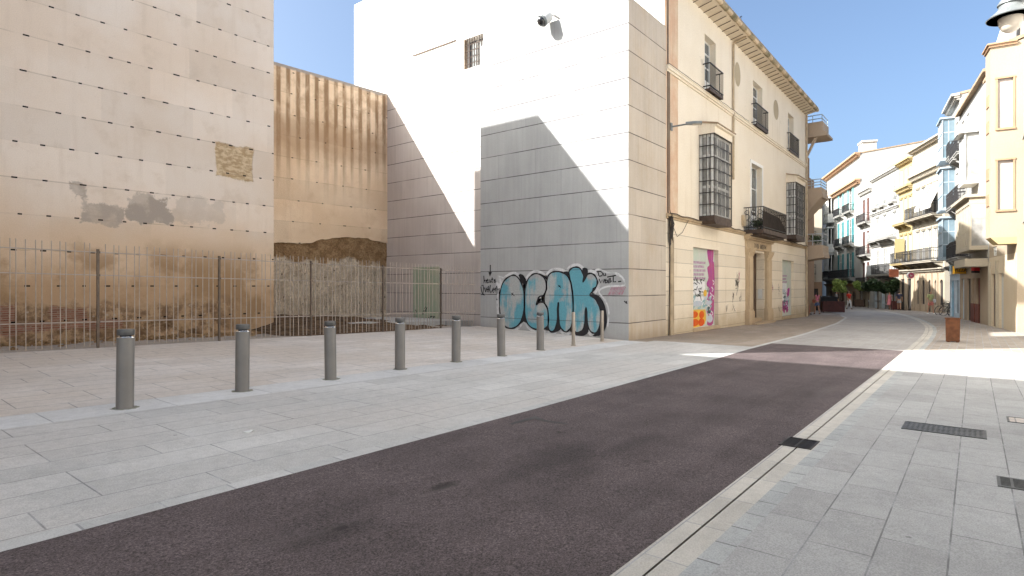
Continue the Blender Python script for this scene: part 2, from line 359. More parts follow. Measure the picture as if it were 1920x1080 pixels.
def rubble_mat():
    n = NT('rubble_core'); x, y, z = n.xyz(); v = n.co()
    a = n.noise(2.2, 8, ro=.72); b = n.voro(7, n.mul(v, (1, 1, 1.3))); c = n.noise(16, 6, ro=.8)
    br = n.mix(n.rng(a, .38, .62), (.44, .29, .155), (.28, .17, .085))
    gr = n.mix(n.rng(a, .35, .65), (.74, .625, .48), (.56, .455, .335)); gr = n.mix(n.rng(b, .05, .16, .7, 0), gr, (.47, .43, .37))
    gr = n.mix(n.rng(n.voro(3.2, n.add(v, (1, 2, 3))), .08, .16, .8, 0), gr, (.10, .07, .045)); gr = n.mix(n.rng(n.noise(4, 6, ro=.8), .56, .66, 0, .75), gr, (.25, .19, .13)); gr = n.mix(n.rng(n.noise(7, 6, ro=.75), .62, .68, 0, .9), gr, (.06, .045, .032))
    edge = n.f('ADD', z, n.f('MULTIPLY', n.f('SUBTRACT', n.noise(.7, 6), .5), 2.2))
    g = n.f('MULTIPLY', n.rng(edge, 2.55, 2.75, 1, 0), n.rng(n.f('ADD', x, n.f('MULTIPLY', n.noise(1.2, 4), 1.2)), 12.1, 12.6))
    col = n.mix(g, br, gr); col = n.mix(n.f('MULTIPLY', n.rng(edge, -.55, -.35, .9, 0), 1), col, (.13, .08, .045))
    h = n.f('ADD', n.f('MULTIPLY', a, 2), c)
    return n.done(n.scale(col, n.rng(c, .3, .7, .62, 1.25)), .95, h, 1, .08, 0, .1)
M['rubble'] = rubble_mat()
def cladding(name, c1, c2, axis, stain=0.):
    n = NT(name); x, y, z = n.xyz(); v = n.co(); a = x if axis == 'x' else y
    z0, dz = .31, .88
    zr = n.f('DIVIDE', n.f('SUBTRACT', z, z0), dz); row = n.f('FLOOR', zr); fr = n.f('FRACT', zr)
    d = n.f('MULTIPLY', n.f('MINIMUM', fr, n.f('SUBTRACT', 1, fr)), dz)
    j = n.rng(n.f('ADD', d, n.f('MULTIPLY', n.noise(2.5, 2), .006)), .011, .021, 1, 0)
    j = n.f('MULTIPLY', j, n.rng(n.noise(.8, 3, n.add(v, (3, 3, 3))), .3, .55, .45, 1))
    pn = n.f('FRACT', n.f('DIVIDE', n.f('ADD', a, n.f('MULTIPLY', n.white(row), 1.7)), 1.75)); pd = n.f('MULTIPLY', n.f('MINIMUM', pn, n.f('SUBTRACT', 1, pn)), 1.75)
    jv = n.rng(pd, .002, .009, .3, 0)
    pid = n.white(n.f('ADD', n.f('MULTIPLY', row, 7.7), n.f('FLOOR', n.f('DIVIDE', n.f('ADD', a, n.f('MULTIPLY', n.white(row), 1.7)), 1.75))))
    col = n.mix(n.rng(n.noise(.6, 6, ro=.6), .35, .65), c1, c2); col = n.scale(col, n.rng(pid, 0, 1, .955, 1.035))
    sv = n.mul(v, (5, 5, .25)); col = n.scale(col, n.rng(n.noise(1.6, 5, sv), .3, .7, .95, 1.03))
    col = n.scale(col, n.rng(n.noise(60, 3, ro=.8), .3, .7, .9, 1.08))
    if stain:
        col = n.mix(n.rng(n.noise(.8, 6, n.mul(v, (1, 1, .5)), ro=.65), .45, .75, 0, stain), col, (.40, .27, .14))
        col = n.mix(n.rng(n.f('ADD', z, n.f('MULTIPLY', n.noise(1.2, 5, n.mul(v, (3, 3, .6))), 1.1)), .1, 1.1, .6, 0), col, (.37, .25, .13))
    col = n.mix(n.rng(n.f('ADD', z, n.f('MULTIPLY', n.noise(2, 5), .5)), -.15, .45, .35, 0), col, (.2, .17, .14))
    col = n.mix(n.f('MULTIPLY', n.vmax(j, jv), .93), col, (.05, .043, .04))
    return n.done(col, .8, n.f('SUBTRACT', n.noise(70, 3), n.f('MULTIPLY', j, 4)), .3, .01, 0, .3)
M['clad'] = cladding('grey_stone_cladding', (.405, .405, .40), (.365, .365, .362), 'y')
M['clad_bounce'] = cladding('bounce_warmed_cladding', (.52, .45, .37), (.475, .405, .33), 'x', .35)  # same grey stone, warm bounced light tinted into it, plus real ochre stains
M['clad_pink_bounce'] = cladding('pink_bounce_cladding', (.56, .51, .48), (.52, .465, .435), 'y')  # pinkish bounced light in the recess put into the stone colour
M['white'] = plaster('white_render', (.80, .78, .735), (.76, .725, .665), .4, .1, (.55, .42, .3), amp=.5)
M['cream'] = plaster('cream_render', (.74, .655, .53), (.69, .595, .46), .55, .42, (.45, .33, .2), chip=.6)
M['cream_base'] = plaster('cream_scored_render', (.74, .65, .52), (.69, .585, .445), .7, .35, (.43, .32, .19), foot=.75, fz=-.3, joints=.525, jz=.28, chip=.6)
M['pink'] = plaster('worn_pink_render', (.56, .37, .25), (.62, .49, .355), 1.2, .5, (.33, .2, .12), amp=1)
M['cornice'] = plaster('worn_cornice_render', (.50, .39, .26), (.40, .29, .18), 2., .4, (.2, .14, .09), chip=.7)
M['stone'] = plaster('carved_limestone', (.52, .40, .265), (.44, .33, .21), 1.5, .35, (.27, .19, .12), foot=.5, fz=-.4)
M['niche'] = plaster('ochre_niche_render', (.42, .345, .235), (.37, .30, .2), .8, .2)
M['iron'] = plain('dark_wrought_iron', (.035, .03, .028), .5, .6, .25, 4)
M['rust_iron'] = plain('brown_iron', (.085, .06, .048), .65, .4, .3, 5)
M['glass'] = plain('window_glass', (.10, .115, .125), .06, 0, .25, .8, .8)
M['glass_blue'] = plain('blue_glass', (.15, .21, .25), .1, 0, .2, 1, .8)
M['joinery'] = plain('white_painted_joinery', (.62, .61, .58), .5)
M['wood'] = plain('dark_brown_wood', (.085, .048, .028), .5, 0, .3, 4)
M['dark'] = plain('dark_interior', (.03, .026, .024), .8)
M['steel'] = plain('light_galvanised_steel', (.46, .39, .33), .5, .3, .15, 6)
M['post'] = plain('dark_fence_steel', (.15, .115, .09), .55, .5, .2, 5)
M['bollard'] = plain('grey_brown_metallic_paint', (.185, .172, .158), .45, .2, .1, 3)
M['bollard_cap'] = plain('dark_grey_metallic_paint', (.12, .118, .115), .45, .5, .1, 3)
M['chrome'] = plain('polished_steel', (.75, .74, .72), .18, 1, .05)
M['brass'] = plain('bronze_steel', (.36, .315, .265), .38, .6, .12)
M['corten'] = plain('rusted_steel', (.135, .05, .02), .75, .15, .3, 6)
M['black'] = plain('black_paint', (.012, .011, .012), .55, 0, .2, 4)
M['tilec'] = plaster('roof_clay', (.38, .27, .18), (.25, .19, .13), 3, .5, (.14, .11, .08), amp=1)
M['gutter'] = plaster('mossy_clay_gutter', (.36, .29, .19), (.16, .14, .085), 2.2, .3, (.1, .085, .05), amp=1)
M['gutter2'] = plaster('pale_clay_gutter', (.55, .43, .30), (.42, .33, .22), 2.2, .3, (.2, .17, .1), amp=1)
M['soffit'] = plaster('soffit_boards', (.60, .51, .385), (.53, .43, .31), 2, .2, joints=None)
M['pipe'] = plain('beige_painted_pipe', (.47, .37, .25), .5, .1, .2, 3)
M['cable'] = plain('dark_cable', (.045, .035, .03), .7)
M['lampgrey'] = plain('grey_lamp_paint', (.20, .215, .215), .45, .3)
M['diffuser'] = plain('milky_glass', (.62, .55, .46), .25, 0, .1)
# ------------------------------------------------------------------ ground
SV = [-60, -30, -16, -8, -4, -2] + [i*.5 for i in range(0, 45)] + [23+i for i in range(0, 62)] + [90, 100, 120, 160, 240, 400, 900]
def strip(name, lo, hi, m, s0, s1, dz=0., nt_=1):
    S = [s0]+[s for s in SV if s0+.01 < s < s1-.01]+[s1]; mb = MB(); rows = []
    for s in S:
        a, b = (lo(s) if callable(lo) else lo), (hi(s) if callable(hi) else hi)
        T = sorted({a, b, *[q for q in (8.7, 15.3) if a+.01 < q < b-.01]}|{a+(b-a)*i/nt_ for i in range(1, nt_)})
        rows.append([(s, t, G(s, t)+dz) for t in T])
    for r, q in zip(rows, rows[1:]):
        if len(r) == len(q):
            for i in range(len(r)-1): mb.quad(r[i], q[i], q[i+1], r[i+1])
        else: mb.quad(r[0], q[0], q[-1], r[-1])
    return tag(mb.build(name, m), kind='structure')
RP = [(-60, 1.52), (24, 1.52), (27, 1.56), (30, 1.65), (33, 1.8), (35.2, 1.98), (39, 2.38), (43, 2.9), (47, 3.55), (51, 4.3), (60, 6.4), (69, 9), (80, 13), (100, 22)]
LP = [(-60, 4.3), (.8, 4.33), (2.7, 4.39), (6, 4.48), (10, 4.65), (16.5, 4.92), (24, 5.0), (34, 5.5), (42, 6.3), (50, 8.2), (60, 11.5), (70, 16), (80, 22), (100, 36)]
R = lambda s: interp(s, RP); Lf = lambda s: interp(s, LP)
strip('street_ground', -400, 400, M['setts'], -60, 900, -.035, 40)
strip('pavement', -9, lambda s: R(s)-.41, M['slab'], -60, 19.6)
strip('pavement', -9, lambda s: R(s)-.41, M['setts'], 19.6, 64)
strip('sett_row', lambda s: R(s)-.41, lambda s: R(s)-.28, M['tile'], -60, 64)
strip('channel_stone', lambda s: R(s)-.28, lambda s: R(s)-.145, M['curb'], -60, 64)
strip('channel_slot', lambda s: R(s)-.145, lambda s: R(s)-.132, M['black'], -60, 64, -.012)
strip('channel_stone', lambda s: R(s)-.132, R, M['curb'], -60, 64)
strip('road', R, Lf, M['asphalt'], -60, 19.2)
strip('road', R, Lf, M['lane'], 19.2, 82)
strip('edge_stone', Lf, lambda s: Lf(s)+.15, M['curb2'], -60, 19.2)
strip('edge_stone', Lf, lambda s: Lf(s)+.15, M['curb2'], 19.2, 46)
strip('pavement', lambda s: Lf(s)+.15, 8.1, M['walk'], -60, 17.6)
strip('pavement_band', 8.1, 8.85, M['band'], -60, 16.98)
strip('plaza', 8.85, 15.3, M['plaza'], -60, 17.2)
strip('pavement', lambda s: Lf(s)+.15, 8.1, M['brown'], 17.6, 46)
strip('pavement', 8.1, 8.9, M['brown'], 16.98, 46)
strip('site_ground', 15.3, 24, M['dirt'], -8, 18.3, -.06, 6)
from mathutils import noise as mn
def facade(mb, x0, x1, z0, z1, holes, dep, y=0., back=None):
    """wall face at local y with real openings (x0,x1,z0,z1) and reveals dep deep"""
    X = sorted({x0, x1, *[h[0] for h in holes], *[h[1] for h in holes]}); Z = sorted({z0, z1, *[h[2] for h in holes], *[h[3] for h in holes]})
    X = [q for q in X if x0 <= q <= x1]; Z = [q for q in Z if z0 <= q <= z1]
    for a, b in zip(X, X[1:]):
        run = None
        for c, d in zip(Z, Z[1:]):
            mx, mz = (a+b)/2, (c+d)/2
            if any(h[0] < mx < h[1] and h[2] < mz < h[3] for h in holes): continue
            mb.quad((a, y, c), (b, y, c), (b, y, d), (a, y, d))
    for h in holes:
        a, b, c, d = h[:4]; dp0 = dep; dep = h[4] if len(h) > 4 else dep
        mb.quad((a, y, c), (a, y, d), (a, y+dep, d), (a, y+dep, c)); mb.quad((b, y, c), (b, y+dep, c), (b, y+dep, d), (b, y, d))
        mb.quad((a, y, d), (b, y, d), (b, y+dep, d), (a, y+dep, d)); mb.quad((a, y, c), (a, y+dep, c), (b, y+dep, c), (b, y, c)); dep = dp0
    return mb
# ------------------------------------------------------------------ rammed-earth tower house at the left
TW, SE, ZT = 18.07, 10.09, 14.69
def tower():
    o = empty('rammed_earth_building', (SE, TW, 0), 0, 'huge windowless beige rammed-earth wall with rows of small black holes behind the fence', 'building')
    mb = MB(); x0 = -16.
    N = 170; Hn = 24; xs = [i/N*(-10.2) for i in range(N+1)]; zs = [-.6+i*.095 for i in range(Hn+1)]
    def P(x, z):
        a = min(max((1.15-z)/1.2, 0), 1)*min(max((-x-.6)/1.2, 0), 1)
        d = a*(.10+.16*mn.fractal(Vector((x*1.3, z*2.4, 3)), .9, 2.1, 5))
        return (x, -max(d, -.03), z)
    for i in range(N):
        for j in range(Hn): mb.quad(P(xs[i+1], zs[j]), P(xs[i], zs[j]), P(xs[i], zs[j+1]), P(xs[i+1], zs[j+1]))
    zt = zs[-1]; mb.quad((x0, 0, zt), (xs[-1], 0, zt), *[(x, 0, zt) for x in xs[::-1][1:]], (0, 0, ZT), (x0, 0, ZT))
    mb.quad((x0, 0, -.6), (xs[-1], 0, -.6), (xs[-1], 0, zt), (x0, 0, zt))
    d = 5.31
    mb.quad((0, 0, -.6), (0, d, -.6), (0, d, ZT), (0, 0, ZT)); mb.quad((x0, d, -.6), (x0, 0, -.6), (x0, 0, ZT), (x0, d, ZT))
    mb.quad((x0, d, -.6), (x0, d, ZT), (0, d, ZT), (0, d, -.6)); mb.quad((x0, 0, ZT), (0, 0, ZT), (0, d, ZT), (x0, d, ZT))
    w_ = mb.build('wall', M['tapial'], o)
    # object coordinates of the material are measured along the street: shift the mesh, not the shader
    for v in w_.data.vertices: v.co.x += SE
    w_.location.x = -SE
    MB().box(-.45-SE, 4.5-SE, .04, 1.03, ZT, 25.5).build('shade_caster', M['white'], o)  # unseen box added so that its shadow bounds the sunlit road strip
tower()
CX, CY = 18.25, pS(725, 400, 18.25).y
WD = Vector((-1, .08)).normalized()
def pW(u, v):                             # a point on the rear wall's face
    k = K(u); lo, hi = 0., 14.
    for _ in range(50):
        a = (lo+hi)/2; s, t = CX+WD.x*a, CY+WD.y*a; X, Y = ST*s-CT*t, CT*s+ST*t
        if X/Y > k: lo = a
        else: hi = a
    return a, zz(v, Y)
def rear_wall():
    o = empty('rammed_earth_wall', (0, 0, 0), 0, 'lower ochre earth wall streaked with dark rain stains, in the corner behind the fence', 'wall')
    zb = [pW(u, v) for u, v in ((724, 456), (700, 452), (690, 449), (672, 447), (640, 445), (618, 447), (596, 449), (580, 455), (560, 456.5), (540, 455), (516, 456))]
    zb = [(q[0], q[1]+.03*math.sin(i*7)) for i, q in enumerate(zb)]; L = 9.4
    def fn(a, z, d): return (CX+WD.x*a-WD.y*d, CY+WD.y*a+WD.x*d, z)
    poly = [(0, 10.8)]+[(0, zb[0][1])]+zb[1:]+[(L, zb[-1][1]), (L, 10.8)]
    fine = []
    for p, q in zip(poly, poly[1:]+poly[:1]):
        n = 12 if p[1] < 6 and q[1] < 6 else 1
        for i in range(n):
            a = p[0]+(q[0]-p[0])*i/n; z = p[1]+(q[1]-p[1])*i/n
            if n > 1 and 0 < a < L: z += .05*mn.fractal(Vector((a*3, 1, 1)), 1, 2, 4)
            fine.append((a, z))
    mb = MB(); i0 = len(mb.v)
    fill(mb, fine, fn, .06); mb2 = MB(); n = len(fine)
    for k in range(n):
        p, q = fine[k], fine[(k+1) % n]; mb.quad(fn(*p, .06), fn(*q, .06), fn(*q, 0), fn(*p, 0))
    mb.quad(fn(0, 10.8, 0), fn(L, 10.8, 0), fn(L, 10.8, -.8), fn(0, 10.8, -.8)); mb.quad(fn(0, 10.8, -.8), fn(L, 10.8, -.8), fn(L, -.6, -.8), fn(0, -.6, -.8))
    mb.quad(fn(L, 10.8, 0), fn(L, -.6, 0), fn(L, -.6, -.8), fn(L, 10.8, -.8))
    mb.build('render_face', M['tapial2'], o)
    mb = MB(); N, H = 120, 56
    def P(i, j):
        a = L*i/N; z = -.6+4.6*j/H; v = Vector((a*1.4, z*1.4, 8))
        d = .02+.07*mn.fractal(v, .8, 2.2, 6)-.03
        if z < .1: d += (.1-z)*.4
        return fn(a, z, min(d, .045) if z > .3 else d)
    for i in range(N):
        for j in range(H): mb.quad(P(i+1, j), P(i, j), P(i, j+1), P(i+1, j+1))
    mb.build('rubble_core', M['rubble'], o, True, 60)
rear_wall()
# ------------------------------------------------------------------ stone-clad museum building
BT = pS(901, 300, 16.98).y; RS = 18.25; SC1 = 19.86; ZB = 10.87; FT = 8.72
def museum():
    o = empty('stone_clad_building', (16.98, FT, 0), 0, 'building clad in pale grey stone slabs below bright white render, graffiti at its foot', 'building')
    X = lambda s: s-16.98; Yy = lambda t: t-FT
    mb = MB(); z0 = -.7
    w_ = Yy(BT); d = X(SC1)
    mb.quad((0, w_, z0), (0, 0, z0), (0, 0, ZB), (0, w_, ZB))                                       # front
    mb.cur = 1; mb.quad((0, 0, z0), (d, 0, z0), (d, 0, ZB), (0, 0, ZB))                             # street side
    mb.cur = 0; mb.quad((0, w_, ZB), (0, 0, ZB), (d, 0, ZB), (d, w_, ZB)); mb.quad((X(RS), w_, z0), (0, w_, z0), (0, w_, ZB), (X(RS), w_, ZB)); mb.quad((d, 0, z0), (d, w_, z0), (d, w_, ZB), (d, 0, ZB))
    bl = mb.build('stone_block', [M['clad'], M['clad_bounce']], o)
    bl['label'] = 'projecting block of grey stone slabs with level joints'
    for v in bl.data.vertices: v.co.x += 16.98; v.co.y += FT
    bl.location = (-16.98, -FT, 0)
    mb = MB(); t1 = Yy(CY+.9); zr = 10.8
    mb.quad((X(RS), t1, z0), (X(RS), w_, z0), (X(RS), w_, zr), (X(RS), t1, zr)); mb.quad((X(RS), t1, zr), (X(RS), w_, zr), (d+.04, w_, zr), (d+.04, t1, zr))
    r = mb.build('stone_recess', M['clad_pink_bounce'], o)
    for v in r.data.vertices: v.co.x += 16.98; v.co.y += FT
    r.location = (-16.98, -FT, 0)
    # white render above and behind the cladding; local frame: x to the right, outward -y
    wo = empty('white_storeys', (X(SC1)+.04, Yy(27.1), 0), -PI/2); wo.parent = o
    LX = lambda t: 27.1-t
    PW_ = lambda u, v: pS(u, v, SC1+.04)
    a, b = PW_(870, 72), PW_(906.5, 63); a2, b2 = PW_(793, -40), PW_(809, 1)
    h1 = (LX(a.y), LX(b.y), PW_(888, 128).z, PW_(888, 68).z); h2 = (LX(a2.y), LX(b2.y), PW_(800, 1).z, PW_(800, 1).z+1.5)
    mb = MB(); xs = LX(10.6); xe = LX(8.8)
    facade(mb, 0, xs, 9, 17.2, [h1, h2], .35); facade(mb, xs, xe, 9, 13.3, [], .3)
    mb.quad((0, 0, 17.2), (xs, 0, 17.2), (xs, 9, 17.2), (0, 9, 17.2)); mb.quad((xs, 0, 13.3), (xe, 0, 13.3), (xe, 1, 13.3), (xs, 1, 13.3))
    mb.quad((xs, 0, 13.3), (xs, 9, 13.3), (xs, 9, 17.2), (xs, 0, 17.2)); mb.quad((0, 0, 0), (0, 0, 17.2), (0, 9, 17.2), (0, 9, 0))
    mb.quad((xe, 0, 9), (xe, .4, 9), (xe, .4, 13.3), (xe, 0, 13.3)); mb.quad((0, 0, 0), (27.1-CY-1, 0, 0), (27.1-CY-1, 0, 9), (0, 0, 9)); mb.quad((0, 9, 0), (0, 9, 17.2), (xs, 9, 17.2), (xs, 9, 0))
    mb.build('white_wall', M['white'], wo)
    for h, pl in ((h1, True), (h2, False)):
        m_ = MB(); x0, x1, q0, q1 = h
        for z in (q0, q1-.07): m_.box(x0, x1, .26, .33, z, z+.07)
        for x in (x0, (x0+x1)/2-.03, x1-.06): m_.box(x, x+.06, .262, .328, q0, q1)
        wn = m_.build('window', M['joinery'], wo)
        MB().box(x0, x1, .3, .31, q0, q1).build('pane', M['glass'], wn)
        if pl:
            m_ = MB()
            for i in range(1, 8): x = x0+(x1-x0)*i/8; m_.tube([(x, .06, q0), (x, .06, q1)], .018, 6)
            for i in range(1, 5): z = q0+(q1-q0)*i/5; m_.tube([(x0, .06, z), (x1, .06, z)], .016, 6)
            m_.build('grille', M['rust_iron'], wn)
            m_ = MB(); m_.quad((x0+.004, .0, q0), (x0+.004, .0, q1), (x0+.004, .25, q1), (x0+.004, .25, q0)); m_.build('reveal_lining', M['tilec'], wn)
    a, b = PW_(775, 105), PW_(855, 77.5)
    MB().box(LX(a.y), LX(b.y), -.05, 0, a.z-.03, a.z+.03).build('drip_ledge', M['rust_iron'], wo)
    # green steel door in the recess
    pa, pb = pS(778, 503, RS), pS(822, 503, RS); mb = MB()
    mb.box(X(RS)-.03, X(RS), Yy(pb.y), Yy(pa.y), -.55, pS(800, 503, RS).z)
    dn = mb.build('door', M['green'], o); dn['label'] = 'pale green steel door behind the fence'
    mb = MB()
    for t in (pb.y-.07, pa.y): mb.box(X(RS)-.047, X(RS), Yy(t), Yy(t)+.07, -.55, pS(800, 503, RS).z+.061)
    mb.box(X(RS)-.045, X(RS), Yy(pb.y), Yy(pa.y), pS(800, 503, RS).z+.003, pS(800, 503, RS).z+.06); mb.build('door_frame', M['green'], dn)
    mb = MB()                                # marker tags on the door
    rr = random.Random(5); fnD = lambda a_, b_, dd: (X(RS)-.03-dd, Yy(a_), b_)
    for cx, cz, wd in ((pa.y-.12, .25, .1), (pa.y-.65, .4, .22), (pb.y+.35, -.05, .3)):
        ribbon(mb, [(cx+rr.uniform(-wd, wd), cz+rr.uniform(-.22, .22)) for _ in range(7)], .035, fnD, .004)
    mb.build('marker_tags', M['spray_black'], dn)
    return o, bl
n_ = NT('pale_green_paint'); M['green'] = n_.done(n_.mix(n_.rng(n_.noise(1.5, 6, ro=.65), .4, .65), (.33, .40, .29), (.40, .42, .31)), .6)
M['spray_black'] = plain('black_spray_paint', (.014, .013, .016), .6, 0, .3, 6)
n_ = NT('white_spray_paint'); M['spray_white'] = n_.done(n_.scale(n_.mix(n_.rng(n_.noise(3.5, 5, ro=.65), .45, .62), (.62, .62, .62), (.42, .42, .42)), n_.rng(n_.noise(40, 3), .3, .7, .85, 1.1)), .7)
M['spray_pink'] = plain('pink_spray_paint', (.50, .16, .24), .7, 0, .2, 6)
n_ = NT('silver_and_blue_spray_paint'); x_, y_, z_ = n_.xyz()
q_ = n_.noise(.85, 4, n_.mul(n_.co(), (1, 1.25, .7)), ro=.6); q2_ = n_.noise(2.3, 4, n_.mul(n_.co(), (1, 2.6, .35)), ro=.6)
c_ = n_.mix(n_.rng(n_.f('ADD', n_.f('MULTIPLY', q_, .7), n_.f('MULTIPLY', q2_, .3)), .44, .56), (.40, .41, .40), (.12, .335, .405))
c_ = n_.mix(n_.rng(n_.noise(1.6, 3, n_.add(n_.co(), (0, 4, 7))), .56, .7, 0, .65), c_, (.42, .345, .32)); c_ = n_.scale(c_, n_.rng(n_.noise(25, 3), .3, .7, .9, 1.08))
zr_ = n_.f('FRACT', n_.f('DIVIDE', n_.f('SUBTRACT', z_, .31), .88)); zd_ = n_.f('MULTIPLY', n_.f('MINIMUM', zr_, n_.f('SUBTRACT', 1, zr_)), .88)
c_ = n_.mix(n_.rng(zd_, .007, .014, .7, 0), c_, (.06, .06, .06))
M['spray_fill'] = n_.done(c_, .5)
MUS, BLOCK = museum()
def graffiti():
    S = 16.98
    def q(p): r = pS(900+p[0]*.15104, 480+p[1]*.15104, S); return (r.y, r.z)
    fn = lambda a, b, d: (S-d, a, b)
    Q = lambda pts: [q(p) for p in pts]
    O = Q(smoothed([(400, 240), (300, 310), (253, 440), (243, 580), (255, 740), (300, 860), (370, 897), (450, 880), (515, 800), (545, 680), (552, 520), (530, 370), (470, 265)]))
    Gc = Q(smoothed([(705, 218), (785, 255), (825, 340), (822, 420), (790, 490), (740, 505), (712, 560), (705, 605), (745, 572), (795, 582), (838, 650), (852, 760), (845, 860), (800, 906), (700, 912), (620, 872), (572, 790), (556, 640), (560, 440), (588, 310), (640, 240)]))
    A = Q(smoothed([(880, 212), (935, 193), (1010, 200), (1080, 240), (1130, 330), (1153, 480), (1158, 660), (1145, 840), (1110, 915), (1065, 942), (1015, 905), (985, 830), (978, 700), (975, 575), (965, 640), (962, 790), (935, 905), (885, 938), (852, 890), (850, 760), (838, 650), (806, 585), (800, 500), (826, 420), (830, 330), (845, 255)]))
    Kk = Q(smoothed([(1105, 215), (1130, 160), (1190, 138), (1245, 155), (1280, 215), (1290, 270), (1280, 325), (1312, 270), (1345, 222), (1390, 218), (1432, 248), (1458, 310), (1448, 375), (1410, 430), (1368, 482), (1430, 530), (1478, 610), (1502, 720), (1492, 850), (1460, 938), (1412, 957), (1370, 930), (1340, 860), (1328, 720), (1318, 638), (1308, 720), (1303, 840), (1278, 915), (1230, 948), (1180, 940), (1145, 880), (1158, 680), (1153, 480), (1128, 330)]))
    root = empty('graffiti_lettering', (0, 0, 0)); root.parent = BLOCK; root['label'] = 'big bubble-letter graffiti in silver and blue with black outlines'
    mb = MB()
    for L in (O, Gc, A, Kk): ribbon(mb, L, .26, fn, .003, True)
    ribbon(mb, Q(smoothed([(1430, 180), (1480, 165), (1580, 205), (1700, 215), (1770, 270), (1800, 340), (1760, 370), (1600, 375), (1500, 410), (1480, 460), (1560, 560), (1600, 700), (1580, 900)], 3, False)), .06, fn, .0034)
    ribbon(mb, Q(smoothed([(215, 560), (218, 640), (225, 720)], 3, False)), .10, fn, .0034); ribbon(mb, Q(smoothed([(255, 250), (240, 330), (225, 400)], 3, False)), .3, fn, .0037)
    ribbon(mb, Q([(1640, 200), (1760, 260)]), .05, fn, .004)
    mb.build('white_halo', M['spray_white'], root)
    mb = MB()
    for i, L in enumerate((O, Gc, A, Kk)): fill(mb, L, fn, .006+.0015*i)
    mb.build('letter_fill', M['spray_fill'], root)
    mb = MB()
    for i, L in enumerate((O, Gc, A, Kk)): ribbon(mb, L, [.05, .045, .06, .07, .06, .05], fn, .0125, True)
    for pl in ([(1370, 478), (1460, 485), (1530, 560), (1568, 680), (1578, 820), (1545, 930), (1480, 990), (1395, 992), (1455, 942), (1492, 850), (1503, 720), (1478, 610), (1430, 530)],
               [(1275, 150), (1335, 155), (1340, 228), (1300, 290), (1280, 325), (1290, 270), (1280, 215)], [(1180, 940), (1230, 948), (1280, 915), (1303, 840), (1308, 720), (1318, 638), (1328, 720), (1340, 860), (1350, 940), (1290, 990), (1195, 988)],
               [(845, 860), (852, 890), (885, 938), (935, 905), (962, 790), (968, 640), (984, 760), (985, 840), (1012, 900), (960, 940), (890, 952), (852, 925), (795, 908)], [(548, 690), (556, 640), (572, 790), (600, 850), (545, 815), (470, 878), (515, 800)],
               [(1040, 195), (1105, 200), (1095, 245), (1080, 240)], [(480, 235), (535, 232), (582, 318), (560, 350), (530, 340)], [(730, 212), (800, 240), (845, 282), (825, 290), (785, 255)], [(1400, 400), (1450, 370), (1462, 300), (1475, 330), (1440, 400), (1390, 470)]):
        fill(mb, Q(smoothed(pl, 2)), fn, .014)
    rr = random.Random(3)
    for _ in range(14): ribbon(mb, Q([(rr.uniform(485, 560), rr.uniform(235, 340)), (rr.uniform(500, 580), rr.uniform(240, 345))]), .03, fn, .0145)
    for a in (((390, 460), (430, 495)), ((395, 490), (415, 455)), ((975, 362), (1008, 395)), ((980, 385), (1000, 365))): ribbon(mb, Q(a), .025, fn, .0145)
    mb.build('black_outline', M['spray_black'], root)
    hand = MB()
    W_ = lambda pts, wd=.045: ribbon(hand, Q(pts), wd, fn, .0065)
    W_([(130, 110), (128, 215)], .05); fill(hand, Q([(106, 200), (150, 200), (124, 255)]), fn, .0065)
    for s in ([(48, 245), (52, 300), (46, 340), (60, 300), (76, 300), (76, 338)], [(84, 312), (102, 300), (98, 285), (84, 300), (92, 335), (108, 328)], [(116, 290), (114, 325), (130, 328), (134, 290), (138, 330)], [(152, 265), (150, 325), (164, 328)], [(142, 290), (166, 286)], [(172, 312), (192, 304), (190, 288), (176, 298), (178, 328), (204, 318)],
              [(12, 380), (22, 440), (36, 480), (46, 400), (40, 360), (20, 370)], [(54, 390), (66, 440), (78, 395)], [(70, 450), (96, 380), (92, 450)], [(86, 420), (112, 410)], [(108, 370), (112, 452)], [(130, 360), (122, 420), (136, 460), (150, 430)], [(156, 430), (176, 415), (168, 395), (156, 420), (168, 460)], [(184, 400), (188, 455), (196, 400), (210, 370), (214, 470)], [(20, 480), (40, 470), (60, 490), (40, 480)], [(222, 420), (240, 400), (236, 470)], [(206, 530), (214, 545)]): W_(s, .04)
    for s in ([(1465, 190), (1475, 245)], [(1450, 195), (1500, 190), (1525, 215), (1515, 245), (1478, 252)], [(1535, 215), (1538, 245), (1558, 242), (1560, 210), (1562, 245)], [(1480, 285), (1500, 335), (1518, 295), (1530, 335), (1545, 285)], [(1550, 312), (1570, 305), (1566, 288), (1552, 300), (1556, 335), (1576, 328)], [(1584, 295), (1584, 332)], [(1600, 340), (1604, 280), (1622, 275), (1618, 298), (1632, 312), (1612, 328)], [(1655, 250), (1655, 322), (1690, 318)], [(1580, 262), (1690, 240)], [(1715, 318), (1755, 314)], [(1790, 560), (1830, 590)], [(1820, 560), (1815, 590)]): W_(s, .04)
    t_ = hand.build('black_handwriting', M['spray_black'], root); t_['label'] = 'black hand-sprayed words and an arrow beside the bubble letters'
    pk = MB()
    for _ in range(2):
        y0 = 385+_*55
        pts = []
        for i in range(11): pts += [(1590+i*17+25*(1-_), y0+45), (1615+i*17+25*(1-_), y0-5+rr.uniform(-6, 6))]
        ribbon(pk, Q(pts), .022, fn, .007)
    pk.build('pink_tag', M['spray_pink'], root)
graffiti()
